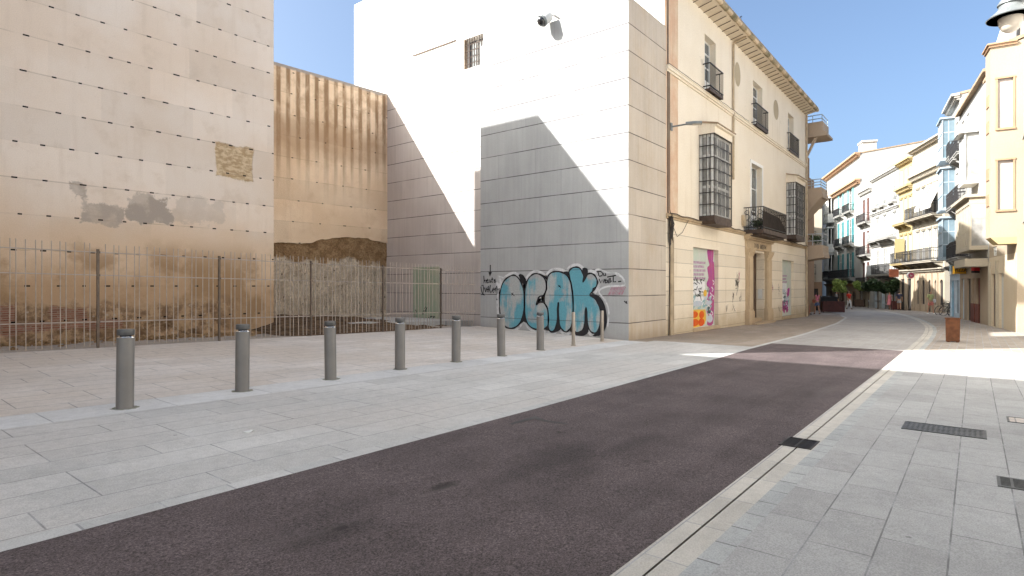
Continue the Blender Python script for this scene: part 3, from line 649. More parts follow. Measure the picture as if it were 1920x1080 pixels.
def dome_camera():
    p = pD(1018, 38, 20.35); o = empty('security_camera', p, 0, 'white and black dome security camera on a bracket above the stone block', 'camera')
    ax = Vector((-.70, .30, -.62)).normalized()
    rot = ax.to_track_quat('-Z', 'Y').to_euler()
    def part(prof, name, m, par, sm=True): b = MB().lathe(prof, 28).build(name, m, par, sm); return b
    h = part([(.0, .36), (.15, .35), (.185, .30), (.195, .1), (.20, -.02), (.185, -.05), (0, -.05)], 'housing', M['joinery'], o); h.rotation_euler = rot
    r = part([(.205, .0), (.212, -.02), (.212, -.06), (.2, -.075)], 'rim', M['lampgrey'], o); r.rotation_euler = rot
    d = part([(.175, -.05), (.172, -.09), (.15, -.15), (.1, -.2), (.0, -.215)], 'dome', M['dome'], o); d.rotation_euler = rot
    e = -Vector(ax)*.33; q = Vector((SC1+.04-p.x, e.y-.05, e.z+.12))
    MB().tube([e, (e.x+.25, e.y-.02, e.z+.12), q], .045, 10).build('bracket', M['joinery'], o, True)
M['dome'] = plain('black_glossy_dome', (.015, .015, .017), .15, 0, .1, 2, .7)
dome_camera()
# ------------------------------------------------------------------ fence
FY = 15.3
def fence():
    o = empty('steel_fence', (0, FY, 0), 0, 'tall thin-barred steel fence with dark posts in front of the earth walls', 'fence'); rr = random.Random(2)
    posts = [15.03-2.66*i for i in range(8)][::-1]; ends = posts+[16.93]
    for a in posts:
        z = G(a, FY); mb = MB(); mb.box(a-.024, a+.024, -.024, .024, z-.1, z+2.2)
        for hz in (.58, 1.62, 2.13): mb.box(a-.034, a+.034, -.034, -.024, z+hz-.025, z+hz+.025)
        mb.build('post', M['post'], o)
    for a, b in zip(ends, ends[1:]):
        mb = MB(); n = max(2, int(round((b-a)/.142))); x = a; Zr = lambda s: G(s, FY)
        for h in (.58, 1.62, 2.13): mb.tube([(a+.03, 0, Zr(a)+h), (b-.03, 0, Zr(b)+h)], .013, 6)
        for i in range(1, n):
            x = a+(b-a)*i/n+((-.018, .0, .018)[i % 3])+rr.uniform(-.006, .006); lean = rr.uniform(-.008, .008)
            mb.tube([(x, -.017, Zr(x)+.03), (x+lean, -.017, Zr(x)+2.32+rr.uniform(-.01, .01))], .0095, 6)
        mb.build('bar_panel', M['steel'], o)
fence()
# ------------------------------------------------------------------ site behind the fence
mb = MB()
mb.prism([(12.6, 17.4), (18.2, 16.6), (18.2, 20.4), (17.6, 21.6), (12.0, 19.6)], lambda a, b, d: (a, b, d+(.16 if d > 0 else 0)*max(0, (18.2-a)/6)), -.6, .06)
tag(mb.build('concrete_walkway', M['curb2']), 'low concrete slab leading to the green door behind the fence', 'slab')
def soil_bank():
    mb = MB(); N, H = 46, 22
    def P(i, j):
        s, f = 9.3+8.8*i/N, j/H; t = 15.45+7.2*f; h = .36*min(1, f*2.6)*min(1, max(0, (17.2-s)/3.2))*min(1, (s-9.0)/1.)
        return (s, t, G(s, 15.3)-.07+h+.09*mn.fractal(Vector((s*1.6, t*1.6, 5)), .8, 2.1, 5)*min(1, f*4))
    for i in range(N):
        for j in range(H): mb.quad(P(i, j), P(i+1, j), P(i+1, j+1), P(i, j+1))
    tag(mb.build('soil_bank', M['soil'], None, True, 80), kind='structure')
n_ = NT('dark_brown_soil'); M['soil'] = n_.done(n_.mix(n_.rng(n_.noise(5, 8, ro=.75), .38, .62), (.05, .028, .014), (.17, .105, .058)), .95, n_.noise(9, 7, ro=.75), 1, .08)
soil_bank()
def stones():
    mb = MB(); rr = random.Random(11)
    for i in range(420):
        if i < 300: s, t = rr.uniform(.5, 9.8), 18.0-abs(rr.gauss(0, .55))
        else: s, t = rr.uniform(9.5, 17), rr.uniform(16.5, 21)
        t = max(t, 15.6); r = rr.uniform(.02, .11)*(1.3 if t > 17.2 else .7); bm = bmesh.new(); bmesh.ops.create_icosphere(bm, subdivisions=1, radius=r)
        i0 = len(mb.v); z = G(s, t)-.05
        for v in bm.verts:
            k = rr.uniform(.7, 1.2); mb.v.append((s+v.co.x*k*1.2, t+v.co.y*k, z+v.co.z*k*.7+r*.2))
        for f in bm.faces: mb.f.append(tuple(i0+v.index for v in f.verts)); mb.mi.append(0)
        bm.free()
    tag(mb.build('rubble_stones', M['rubble']), 'loose stones and rubble lying along the foot of the earth wall', 'rubble', kind='stuff')
stones()
# ------------------------------------------------------------------ bollards
M['grout'] = plaster('mossy_grout', (.30, .29, .25), (.17, .17, .11), 9, .4, (.08, .08, .05), amp=1)
def bollards():
    root = empty('bollard', (0, 0, 0))
    R_ = .098
    MB().lathe([(R_+.004, -.06), (R_+.004, .012), (R_, .02), (R_, .885), (R_-.004, .893)], 32).build('post', M['bollard'], root, True)
    rg = random.Random(1); MB().prism([((.135+rg.uniform(-.012, .03))*math.cos(t*PI/12), (.135+rg.uniform(-.012, .03))*math.sin(t*PI/12)) for t in range(24)], lambda a, b, d: (a, b, d), -.02, .004).build('base_grout', M['grout'], root)
    MB().lathe([(R_-.003, .893), (R_-.012, .90), (R_-.014, .905)], 32).build('steel_ring', M['chrome'], root, True)
    MB().lathe([(.062, .90), (.062, .925)], 24).build('neck', M['black'], root, True)
    MB().lathe([(.07, .922), (R_-.004, .924), (R_-.002, .93), (R_-.002, .99), (R_-.008, .998), (0, 1.0)], 32).build('cap', M['bollard_cap'], root, True)
    pos = [(234, 765), (454, 733), (620, 711), (750, 692), (855, 678), (940, 667), (1013, 656)]
    words = ['grey steel bollard nearest the camera, far left of the row', 'grey steel bollard in front of the fence, second from the camera', 'grey steel bollard below the left end of the streaked wall, third of the row',
             'grey steel bollard in front of the concrete walkway, fourth of the row', 'grey steel bollard left of the graffiti, in front of the fence end', 'grey steel bollard before the first graffiti letter', 'grey steel bollard before the middle of the graffiti']
    for i, (u, v) in enumerate(pos):
        o = root if i == 0 else copy_tree(root)
        o.location = pG(u, v); o.rotation_euler = (.011*math.sin(i*2.1), .011*math.cos(i*1.3), .3*i); tag(o, words[i], 'bollard', 'grey bollards along the plaza edge')
    thin = empty('thin_bollard', (0, 0, 0))
    MB().lathe([(.05, -.05), (.05, .955), (.046, .965), (0, .97)], 24).build('post', M['brass'], thin, True)
    MB().lathe([(.075, -.02), (.075, .02), (.056, .03), (.056, .11), (.051, .115)], 24).build('base_collar', M['brass'], thin, True)
    for i, (u, v, l) in enumerate(((1075, 648, 'slim brass-coloured post in front of the graffiti, left of two'), (1129, 640, 'slim brass-coloured post at the right end of the graffiti'))):
        o = thin if i == 0 else copy_tree(thin)
        o.location = pG(u, v); tag(o, l, 'bollard', 'slim posts by the stone block')
bollards()
# ------------------------------------------------------------------ old house with the grilled bays (left side of the street)
SE2 = pT(1511, 400, FT).x
def old_house():
    OX = SC1; o = empty('old_town_house', (OX, FT, 0), 0, 'worn cream town house with grilled bay windows, iron balconies and clay-tiled eaves', 'building')
    W = SE2-OX; fx = lambda u: pT(u, 300, FT).x-OX; fz = lambda u, v: pT(u, v, FT).z
    ZBAND, ZBELT, ZE = 4.08, 9.42, 12.8
    up = []
    for ua, ub, va in ((1321, 1342, 60), (1412, 1429.5, 148), (1477.5, 1488, 209)): up.append((fx(ua), fx(ub), 9.62, fz(ua, va)-.05))
    mid = (fx(1408), fx(1428.5), 4.2, fz(1408, 305))
    s1 = (fx(1300), fx(1347), -.18, fz(1301, 463), .17); s2 = (fx(1467), fx(1489), -.25, fz(1468, 487), .17); dr = (fx(1407), fx(1433), -.35, fz(1408, 472))
    mb = MB(); facade(mb, 1.1, W, ZBAND, ZE, up+[mid], .32)
    mb.cur = 1; facade(mb, .9, W, -.9, ZBAND, [s1, s2, dr], .42)
    mb.cur = 2; facade(mb, 0, 1.1, ZBAND, ZE, [], .1); mb.cur = 1; mb.quad((0, 0, -.9), (.9, 0, -.9), (.9, 0, ZBAND), (0, 0, ZBAND))
    mb.cur = 0; mb.quad((W, 0, -1), (W, 11, -1), (W, 11, ZE), (W, 0, ZE)); mb.quad((0, 11, -1), (0, 11, ZE), (W, 11, ZE), (W, 11, -1))
    mb.build('wall', [M['cream'], M['cream_base'], M['pink']], o)
    # level mouldings
    mb = MB()
    for z0, h, p in ((ZBELT-.14, .08, .05), (ZBELT-.06, .1, .1), (ZBELT+.04, .035, .13)): mb.box(.0, W, -p, 0, z0, z0+h)
    mb.build('belt_moulding', M['cream'], o)
    pl_, pr_ = fx(1395), fx(1443)
    for a, b in ((0, pl_), (pr_, W)):
        mb = MB()
        for z0, h, p in ((ZBAND-.12, .08, .05), (ZBAND-.04, .07, .11), (ZBAND+.03, .03, .14)): mb.box(a, b, -p, 0, z0, z0+h)
        mb.build('floor_moulding', M['cornice'], o)
    # eaves: sloped soffit, iron-dark struts, round clay gutter, tiled roof
    mb = MB(); mb.prism([(0, ZE-.02), (-.62, ZE+.1), (-.62, ZE+.15), (0, ZE+.1)], lambda a, b, d: (d, a, b), 0, W); mb.build('soffit', M['soffit'], o)
    x = .35
    while x < W-.1:
        MB().tube([(x, .0, ZE-.07), (x, -.56, ZE+.05)], .015, 6).build('eaves_strut', M['rust_iron'], o); x += .56
    mb = MB(); x = .12; k = 0
    while x < W:
        e = min(x+.62, W+.05); mb.cur = k % 2; r = .105 if k % 2 else .118
        mb.tube([(x-.03, -.68, ZE+.19), (e, -.68, ZE+.19)], r, 12); x += .62; k += 1
    mb.build('clay_gutter', [M['gutter'], M['gutter2']], o, True)
    mb = MB(); n = int((W+.1)/.2); prev = None; rj = random.Random(4)
    for i in range(n*8+1):
        x = .08+i*.2/8; ph = (i % 8)/8; zz_ = .055*abs(math.cos(ph*PI))+.012; e = rj.uniform(-.015, .015) if i % 8 == 4 else 0
        cur = [(x, -.74+e, ZE+.30+zz_), (x, 4.5, ZE+2.2+zz_)]
        if prev: mb.quad(prev[0], cur[0], cur[1], prev[1]); mb.quad((prev[0][0], prev[0][1], ZE+.27), (x, cur[0][1], ZE+.27), cur[0], prev[0])
        prev = cur
    mb.quad((.08, 4.5, ZE+2.25), (W, 4.5, ZE+2.25), (W, 11, ZE), (.08, 11, ZE)); mb.quad((W, -.7, ZE+.27), (W, 4.5, ZE+2.2), (W, 11, ZE), (W, 0, ZE))
    mb.build('tiled_roof', M['tilec'], o)
    q = pT(1476.5, 148, 9.4); MB().lathe([(.16, 0), (.16, .3), (.1, .34), (.2, .42), (.2, .62), (.12, .68), (.14, .9), (.03, 1.05)], 12, (q.x-OX, .7, ZE+.5)).build('roof_finial', M['white'], o, True)
    MB().lathe([(.3, 0), (.3, .9), (.36, .95), (.36, 1.0)], 4, (fx(1400), 3.2, ZE+1.6)).build('chimney', M['white'], o)
    q = pT(1390, 33, 9.5); MB().tube([(q.x-OX, .8, ZE+.5), (q.x-OX, .8, q.z+.05)], .012, 5).tube([(q.x-OX-.1, .8, q.z), (q.x-OX+.1, .8, q.z+.1)], .03, 5).build('antenna', M['iron'], o)
    # upper french windows and their balconies
    def french(h, dep, rows, parent, shutter=False):
        x0, x1, z0, z1 = h; b = MB(); y0, y1 = dep-.05, dep+.02; xm = (x0+x1)/2; fr = .07
        for a, c in ((x0, x0+fr), (x1-fr, x1), (xm-.05, xm+.05)): b.box(a, c, y0, y1, z0, z1)
        for z in [z0, z1-fr]+[z0+(z1-z0)*i/rows for i in range(1, rows)]: b.box(x0+fr, x1-fr, y0+.005, y1-.005, z, z+(.09 if z == z0 else .055))
        b.box(x0+fr, x1-fr, y0+.008, y1-.01, z0+.08, z0+(z1-z0)*.28)
        w_ = b.build('window', M['joinery'], parent)
        MB().box(x0+fr, x1-fr, y1-.03, y1-.02, z0, z1).build('pane', M['glass'], w_)
        return w_
    for h in up: french(h, .3, 4, o)
    def balcony(uw, uc, ur, z0, rail, name, bars=.115, extra=None):
        x0 = fx(uw); P_ = pS(uc, 300, x0+OX); y = P_.y-FT; x1 = pT(ur, 300, P_.y).x-OX; b = MB()
        b.box(x0, x1, y, 0, z0-.03, z0)
        for x in (x0, x1, (x0+x1)/2): b.box(x-.02, x+.02, y+.02, 0, z0-.09, z0-.03)
        b.box(x0-.012, x1+.012, y-.012, y+.03, z0-.1, z0+.03)
        s_ = b.build(name, M['rust_iron'], o); b = MB(); ph = .02
        for zr in (z0+rail, z0+.1):
            b.box(x0-ph, x1+ph, y-ph, y+ph, zr-.02, zr+.02)
            for x in (x0, x1): b.box(x-ph, x+ph, y+ph, 0, zr-.02, zr+.02)
        n = int((x1-x0)/bars)
        for i in range(n+1): x = x0+(x1-x0)*i/n; b.tube([(x, y, z0), (x, y, z0+rail)], .011, 6)
        n = max(2, int(-y/bars))
        for i in range(1, n):
            for x in (x0, x1): b.tube([(x, y*i/n, z0), (x, y*i/n, z0+rail)], .011, 6)
        b.build('railing', M['iron'], s_); return x0, x1, y, s_
    balcony(1318, 1331.5, 1355.5, 9.58, 1.02, 'balcony'); balcony(1409, 1418.5, 1440, 9.58, 1.02, 'balcony'); balcony(1475.5, 1481, 1498, 9.58, 1.02, 'balcony')
    # oval blind windows
    for ua, ub, va, vb in ((1377, 1388, 115, 164), (1450, 1459.5, 186, 226)):
        x0, x1 = fx(ua), fx(ub); c = fz((ua+ub)/2, (va+vb)/2); rz = (fz(ua, va)-fz(ua, vb))/2*.93
        ring = [((x0+x1)/2+(x1-x0)/2*math.cos(t*PI/20), c+rz*math.sin(t*PI/20)) for t in range(40)]
        b = MB(); fill(b, ring, lambda a, d_, e: (a, -e, d_), .012); b.build('oval_niche', M['niche'], o)
    # grilled bays
    def bay(uw, uc, ur, vtop, vbot, seed):
        x0 = fx(uw); P_ = pS(uc, vtop, x0+OX); y = P_.y-FT; x1 = pT(ur, 300, P_.y).x-OX; z1 = P_.z; z0 = pS(uc, vbot, x0+OX).z
        b = MB(); g = .07; zb = z0+.28
        nx = 4; zs = [zb+.05, zb+(z1-zb)*.36, zb+(z1-zb)*.74, z1-.05]
        for i in range(nx+1): x = x0+g+(x1-x0-2*g)*i/nx; b.box(x-.045, x+.045, y+g, y+g+.07, zb, z1)
        for z in zs: b.box(x0+g, x1-g, y+g+.005, y+g+.065, z-.05, z+.05)
        for x in (x0+g, x1-g-.06):
            for z in zs: b.box(x, x+.06, y+g+.07, 0, z-.05, z+.05)
            b.box(x+.002, x+.058, y*.5-.045, y*.5+.045, zb, z1); b.box(x+.002, x+.058, -.09, 0, zb, z1)
        w_ = b.build('bay_window', M['joinery'], o); gl = MB()
        gl.box(x0+g+.02, x1-g-.02, y+g+.03, y+g+.04, zb, z1); gl.box(x0+g+.025, x0+g+.035, y+g+.04, 0, zb, z1); gl.box(x1-g-.035, x1-g-.025, y+g+.04, 0, zb, z1)
        gl.build('pane', M['bayglass'], w_)
        b = MB(); n = int((x1-x0)/.135)
        for i in range(n+1): x = x0+(x1-x0)*i/n; b.tube([(x, y, zb-.05), (x, y, z1)], .0105 if 0 < i < n else .022, 6)
        m_ = 4
        for i in range(m_+1):
            for x in (x0, x1): b.tube([(x, y*i/m_, zb-.05), (x, y*i/m_, z1)], .013, 6)
        for i in range(8):
            z = zb+(z1-zb)*i/7.; b.box(x0-.012, x1+.012, y-.014, y+.014, z-.015, z+.015)
            for x in (x0, x1): b.box(x-.014, x+.014, y+.014, 0, z-.015, z+.015)
        b.build('iron_grille', M['iron'], w_)
        b = MB(); b.box(x0-.02, x1+.02, y-.02, 0, z0+.06, zb); b.prism([(x0+.12, z0-.04), (x1-.12, z0-.04), (x1+.03, z0+.06), (x0-.03, z0+.06)], lambda a, d_, e: (a, e, d_), y-.03, -.01)
        b.build('iron_base', M['rust_iron'], w_)
        b = MB(); b.prism([(0, z1+.5), (y-.14, z1+.34), (y-.14, z1+.29), (y-.03, z1+.27), (y-.03, z1+.01), (0, z1+.01)], lambda a, d_, e: (e, a, d_), x0-.02, x1+.03); b.build('bay_hood', M['cream'], w_)
        b = MB(); b.prism([(0, z1+.56), (y-.17, z1+.39), (y-.17, z1+.345), (0, z1+.505)], lambda a, d_, e: (e, a, d_), x0-.08, x1+.09); b.build('hood_tiles', M['tilec'], w_)
        return w_
    bay(1311, 1339, 1371.5, 249, 417, 1)['label'] = 'large grilled bay window above the first shuttered shop window'
    bay(1474.5, 1492.5, 1508.5, 341, 449, 2)['label'] = 'narrow-looking grilled bay window at the far end of the house'
    # first-floor door and wide balcony over the portal
    french((mid[0], mid[1], 4.2, mid[3]), .3, 3, o)
    b = MB()
    for a, c, d_, e in ((mid[0]-.14, mid[0], 4.2, mid[3]+.16), (mid[1], mid[1]+.14, 4.2, mid[3]+.16), (mid[0], mid[1], mid[3], mid[3]+.16)): b.box(a, c, -.035, 0, d_, e)
    b.build('door_surround', M['white'], o)
    bx0, bx1, by, bs_ = balcony(1394.5, 1431, 1474.5, 4.22, 1.06, 'balcony', .11)
    bs_['label'] = 'long dark iron balcony with a screen above the portal'
    b = MB(); b.box(bx0-.03, bx1+.03, by-.03, -.0, 4.03, 4.13); b.box(bx0+.1, bx1-.1, by+.1, -.02, 3.94, 4.03); b.build('balcony_slab', M['rust_iron'], bs_)
    b = MB(); b.prism([(bx0+.05, 4.25), (bx1-.05, 4.25), (bx1-.05, 4.5), (bx1-1.3, 5.02), (bx0+.05, 5.1)], lambda a, d_, e: (a, e, d_), by+.03, by+.045); b.build('screen', M['screen'], bs_)
    b = MB()
    for x in (bx0, bx1):
        for i in range(3):
            for zc, r in ((5.05, .1), (4.82, .13), (4.5, .16)):
                yc = by*(i+.5)/3; b.tube([(x, yc+r*math.cos(t*.7), zc+r*math.sin(t*.7)) for t in range(10)], .012, 5)
    for i in range(12): xc = bx0+(bx1-bx0)*(i+.5)/12; b.tube([(xc+.11*math.cos(t*.7), by, 5.15+.08*math.sin(t*.7)) for t in range(10)], .01, 5)
    b.build('scrollwork', M['iron'], bs_)
    foliage(bs_, 'potted_plants', [(bx0+.25+.3*i, by*.55, 4.5+.1*(i % 2), .24) for i in range(4)], 160, .05, M['leaf_dark'])
    # portal
    p = .14; b = MB(); x0, x1 = fx(1396), fx(1443); zt = fz(1408, 437)
    d0, d1, dz = dr[0], dr[1], dr[3]; lw = d0-x0-.05
    for xa, xb in ((x0+.08, d0), (d1, x1-.08)):
        b.box(xa+.04, xb-.04, -p, 0, -.05, dz-.1); b.box(xa-.02, xb+.02, -p-.07, 0, -.6, .28); b.box(xa+.0, xb-.0, -p-.03, 0, .28, .36)
        b.box(xa+.12, xb-.12, -p-.035, -p, .4, dz-.35)
        for k_, (hh, pp) in enumerate(((.07, .03), (.09, .06), (.12, .1), (.05, .13))): zb_ = dz-.22+sum((.07, .09, .12, .05)[:k_]); b.box(xa+.04-pp*.5, xb-.04+pp*.5, -p-pp, 0, zb_, zb_+hh)
    b.box(x0+.06, x1-.06, -p+.02, 0, dz+.11, zt-.35)
    for k_, (hh, pp) in enumerate(((.08, .06), (.12, .14), (.06, .24), (.07, .28))): zb_ = zt-.38+sum((.08, .12, .06, .07)[:k_]); b.box(x0-.02-pp*.4, x1+.02+pp*.4, -p-pp, 0, zb_, zb_+hh)
    por = b.build('stone_portal', M['stone'], o)
    xm = (d0+d1)/2
    text('inscription', 'DIVO · ANTONI', .31, M['cable'], por, (xm+.08, -p+.02, zt-.62), wide=.95); text('inscription', 'D   LAZ', .3, M['cable'], por, (xm+.1, -p+.02, dz+.27), wide=1.1)
    b = MB(); b.box(d0, d1, .12, .42, -.6, -.16); b.box(x0+.5, x1-.5, -p-.3, -.0, -.7, -.3); b.build('door_step', M['stone'], o)
    b = MB(); b.box(d0, d1, .40, .46, -.2, dz)
    for zz0, zz1 in ((0, .9), (1.05, 1.6), (1.75, 2.5)): b.box(d0+.12, d0+(d1-d0)*.46, .375, .40, zz0, zz1); b.box(d0+(d1-d0)*.54, d1-.12, .375, .40, zz0, zz1)
    dd = b.build('door', M['wood'], o); MB().lathe([(.0, 0), (.05, .01), (.05, .04), (0, .06)], 10, (xm, .36, 1.0)).build('handle', M['brass'], dd)
    b = MB(); b.box(d1-.012, d1-.006, .1, .32, .85, 1.35); b.build('paper_notice', M['joinery'], o)
    # painted shop shutters
    def shop(h, first):
        x0, x1, z0, z1 = h[:4]; f_ = lambda a, d_, e: (a, .17-e, d_)
        b = MB(); b.box(x0, x1, .17, .21, z0, z1); sh = b.build('shop_shutter', M['shut'], o)
        wdt, hgt = x1-x0, z1-z0; q = lambda a, c: (x0+a*wdt, z0+c*hgt); rr = random.Random(6 if first else 9)
        b = MB()
        pk = [q(*t) for t in ([(.70, 1.), (.95, 1.), (.93, .86), (.98, .82), (1, .55), (.98, .3), (.93, .02), (.68, .02), (.74, .12), (.66, .2), (.74, .28), (.67, .36), (.76, .46), (.66, .55), (.74, .63), (.69, .76), (.78, .8), (.72, .88)] if first else [(.05, .28), (.25, .36), (.45, .27), (.62, .46), (.85, .5), (.8, .36), (.7, .25), (.75, .1), (.6, .05), (.5, .12), (.4, .04), (.25, .1), (.12, .03), (.02, .16)])]
        fill(b, smoothed(pk, 3), f_, .004); b.build('magenta_paint', M['spray_magenta'], sh)
        b = MB()
        for i in range(5 if first else 4): zc = (.8-.05*i) if first else (.7-.055*i); b.quad(*[f_(*q(a, c), .003) for a, c in ((.02, zc), (.62-.05*(i % 2), zc+.006), (.62-.05*(i % 2), zc+.038), (.02, zc+.034))])
        b.build('pasted_posters', M['poster'], sh); b = MB()
        for zc, hh in ((.5, .17), (.33, .12)): b.quad(*[f_(*q(a, c), .0045) for a, c in ((.03, zc-hh/2), (.6, zc-hh/2+.01), (.6, zc+hh/2), (.03, zc+hh/2))])
        b.build('white_posters', M['whitepaper'], sh)
        b = MB()
        for _ in range(30 if first else 26): a, c = rr.uniform(.08, .56), rr.uniform(.38, .62) if first else rr.uniform(.1, .45); ribbon(b, [q(a, c), q(a+rr.uniform(-.04, .06), c+rr.uniform(-.05, .03)), q(a+rr.uniform(-.06, .08), c+rr.uniform(-.03, .04))], .045, f_, .006)
        b.build('black_tags', M['spray_black'], sh)
        b = MB()
        for _ in range(9): a, c = rr.uniform(.05, .75), rr.uniform(.22, .4); ribbon(b, smoothed([q(a, c), q(a+.12, c+.03), q(a+.02, c-.06), q(a+.15, c-.04)], 3, False), .09, f_, .005)
        b.build('turquoise_paint', M['spray_teal'], sh)
        b = MB()
        for _ in range(16): a, c = (rr.uniform(.66, .95), rr.uniform(.05, .75)) if first else (rr.uniform(.1, .8), rr.uniform(.1, .6)); ribbon(b, smoothed([q(a, c), q(a+.05, c+.03), q(a-.02, c+.06)], 3, False), .05, f_, .0055)
        b.build('white_drips', M['whitepaper'], sh)
        b = MB()
        for cx, cz, rx, rz in (((.62, .39, .09, .05), (.3, .3, .2, .035), (.75, .3, .12, .03), (.8, .09, .12, .05)) if first else ((.3, .45, .2, .03), (.6, .3, .2, .03))): fill(b, [q(cx+rx*math.cos(t*PI/8), cz+rz*math.sin(t*PI/8)) for t in range(16)], f_, .008)
        b.build('grey_blue_bubbles', M['sprayblob'], sh)
        if first:
            b = MB(); fill(b, [q(.6+.07*math.cos(t*PI/8), .43+.045*math.sin(t*PI/8)) for t in range(16)], f_, .0095); b.build('yellow_blob', M['spray_yellow'], sh)
            b = MB()
            for L in ([(.02, .02), (.58, .03), (.62, .2), (.5, .22), (.03, .21)],): fill(b, smoothed([q(*t) for t in L], 3), f_, .007)
            b.build('yellow_paint', M['spray_yellow'], sh)
            b = MB()
            for cx, cz, rx, rz in ((.19, .165, .13, .042), (.2, .065, .15, .046), (.46, .155, .1, .05), (.45, .06, .12, .05)): fill(b, [q(cx+rx*math.cos(t*PI/10), cz+rz*math.sin(t*PI/10)) for t in range(20)], f_, .009)
            b.build('orange_letters', M['spray_orange'], sh)
        MB().box(x0-.08, x1+.08, -.06, .17, z0-.12, z0-.003).build('sill', M['cornice'], o)
    shop(s1, True); shop(s2, False)
    # scribbles on the stone between the openings
    b = MB(); rr = random.Random(8); f_ = lambda a, d_, e: (a, -e, d_)
    def scr(u, v, n, sz):
        c = pT(u, v, FT)
        for _ in range(n): ribbon(b, [(c.x-OX+rr.gauss(0, sz), c.z+rr.gauss(0, sz*1.2)) for _ in range(4)], .03, f_, .004)
    for t_ in ((1382, 535, 9, .17), (1375, 556, 4, .1), (1388, 560, 4, .12), (1362, 578, 2, .1), (1376, 578, 2, .1), (1448, 537, 3, .14), (1460, 545, 3, .16), (1461, 578, 3, .14)): scr(*t_)
    b.build('wall_scribbles', M['scribble'], o)
    b = MB(); scr(1386, 517, 4, .12); scr(1448, 538, 3, .1); b.build('pink_scribble', M['spray_pink'], o)
    # pipes and cables
    xp = fx(1372.5); b = MB(); b.tube([(xp+.15, -.6, ZE+.06), (xp+.12, -.1, ZE-.1), (xp, -.075, ZE-.2), (xp, -.075, 6.4)], .05, 10); b.build('downpipe', M['pipe'], o, True)
    b = MB(); b.tube([(W-.12, -.08, ZE-.05), (W-.12, -.08, -.5)], .055, 10); b.build('downpipe', M['pipe'], o, True)
    b = MB(); b.tube([(.32, -.06, 4.0), (.32, -.06, -.4)], .055, 10); b.tube([(.52, -.05, 3.3), (.52, -.05, -.4)], .045, 8); b.build('downpipe', M['pipe'], o, True)
    b = MB(); rr = random.Random(12)
    b.tube([(.12, -.03, ZE), (.12, -.03, 4.2), (.17, -.09, 3.6), (.14, -.05, -.3)], .02, 6)
    b.tube([(.26, -.03, 9.6), (.26, -.035, 4.3), (.3, -.1, 3.9)], .014, 6)
    for i in range(14): b.tube([(.14+.02*i*.5, -.06-rr.uniform(0, .12), 4.15-rr.uniform(0, .2)), (.2+rr.uniform(-.12, .2), -.12-rr.uniform(0, .1), 3.75), (.22+rr.uniform(-.1, .22), -.1, 3.3+rr.uniform(-.2, .3)), (.26, -.06, 3.0)], .018, 6)
    b.tube([(x_*W/40, -.16-.015*math.sin(x_*1.7), ZBAND+.05+.03*math.sin(x_*2.3)) for x_ in range(0, 41)], .016, 5)
    b.tube([(x_*W/40, -.125, ZBELT+.1+.012*math.sin(x_*3)) for x_ in range(0, 18)], .01, 5)
    b.tube([(.3, -.1, 3.8), (.9, -.05, 3.35), (1.4, -.05, 3.55), (1.8, -.12, ZBAND-.05)], .01, 5)
    b.build('cable_bundle', M['cable'], o)
    b = MB(); b.box(fx(1393)-.25, fx(1393)+.12, -.13, 0, 4.4, 4.9); b.build('meter_box', M['pipe'], o)
    return o
M['bayglass'] = plain('dusty_bay_glass', (.33, .325, .31), .25, 0, .45, 1.3, .5)
M['screen'] = plain('brown_screen_fabric', (.075, .055, .042), .85, 0, .35, 3)
M['shut'] = plaster('pale_green_shutter', (.47, .53, .45), (.55, .53, .49), 2.5, .2, (.4, .3, .3), amp=1)
M['sprayblob'] = plaster('grey_blue_paint', (.42, .50, .54), (.55, .52, .58), 6, .2, (.2, .2, .3), amp=1)
M['whitepaper'] = plaster('white_pasted_paper', (.74, .73, .71), (.62, .62, .64), 5, .3, (.3, .3, .35), amp=1)
M['poster'] = plaster('torn_paper', (.45, .38, .42), (.36, .2, .29), 7, .3, (.2, .15, .2), amp=1, chip=.8)
M['spray_magenta'] = plaster('magenta_paint', (.40, .09, .20), (.33, .06, .26), 3, .3, (.6, .4, .5), amp=1)
M['spray_teal'] = plaster('turquoise_paint', (.19, .36, .38), (.40, .50, .50), 3, .2, (.1, .15, .2), amp=1)
M['spray_yellow'] = plain('yellow_paint', (.72, .42, .05), .6)
M['spray_orange'] = plaster('orange_paint', (.68, .13, .02), (.6, .06, .02), 4, .2, (.2, .02, .01), amp=1)
M['scribble'] = plain('faded_grey_marker', (.17, .14, .12), .7, 0, .4, 6)
def leafmat(name, c1, c2):
    n = NT(name); q = n.t.nodes.new('ShaderNodeObjectInfo'); col = n.mix(n.rng(n.noise(6, 3), .35, .65), c1, c2)
    n.b.inputs['Transmission Weight'].default_value = 0; return n.done(col, .5, None, spec=.4)
M['leaf_dark'] = leafmat('dark_green_leaf', (.022, .045, .016), (.05, .085, .03))
M['leaf_sunlit'] = leafmat('sunlit_green_leaf', (.22, .30, .06), (.32, .40, .12))  # sunshine on the crowns put into the leaf colour
M['bark'] = plain('grey_brown_bark', (.14, .105, .075), .9, 0, .3, 8)
def foliage(parent, name, blobs, n, sz, m, seed=1):
    """small folded leaves scattered through several clumps; blobs: (x,y,z,r)"""
    rr = random.Random(seed); mb = MB()
    for x, y, z, r in blobs:
        for _ in range(n):
            d = Vector((rr.gauss(0, 1), rr.gauss(0, 1), rr.gauss(0, 1))).normalized()*r*(rr.random()**.45)
            c = Vector((x, y, z))+d; a = Vector((rr.gauss(0, 1), rr.gauss(0, 1), rr.gauss(0, .6))).normalized(); b = a.cross(Vector((rr.gauss(0, 1), rr.gauss(0, 1), rr.gauss(0, 1)))).normalized()
            l = sz*rr.uniform(.7, 1.3); mb.quad(c-a*l, c+b*l*.45, c+a*l, c-b*l*.45)
    return mb.build(name, m, parent)
HOUSE = old_house()
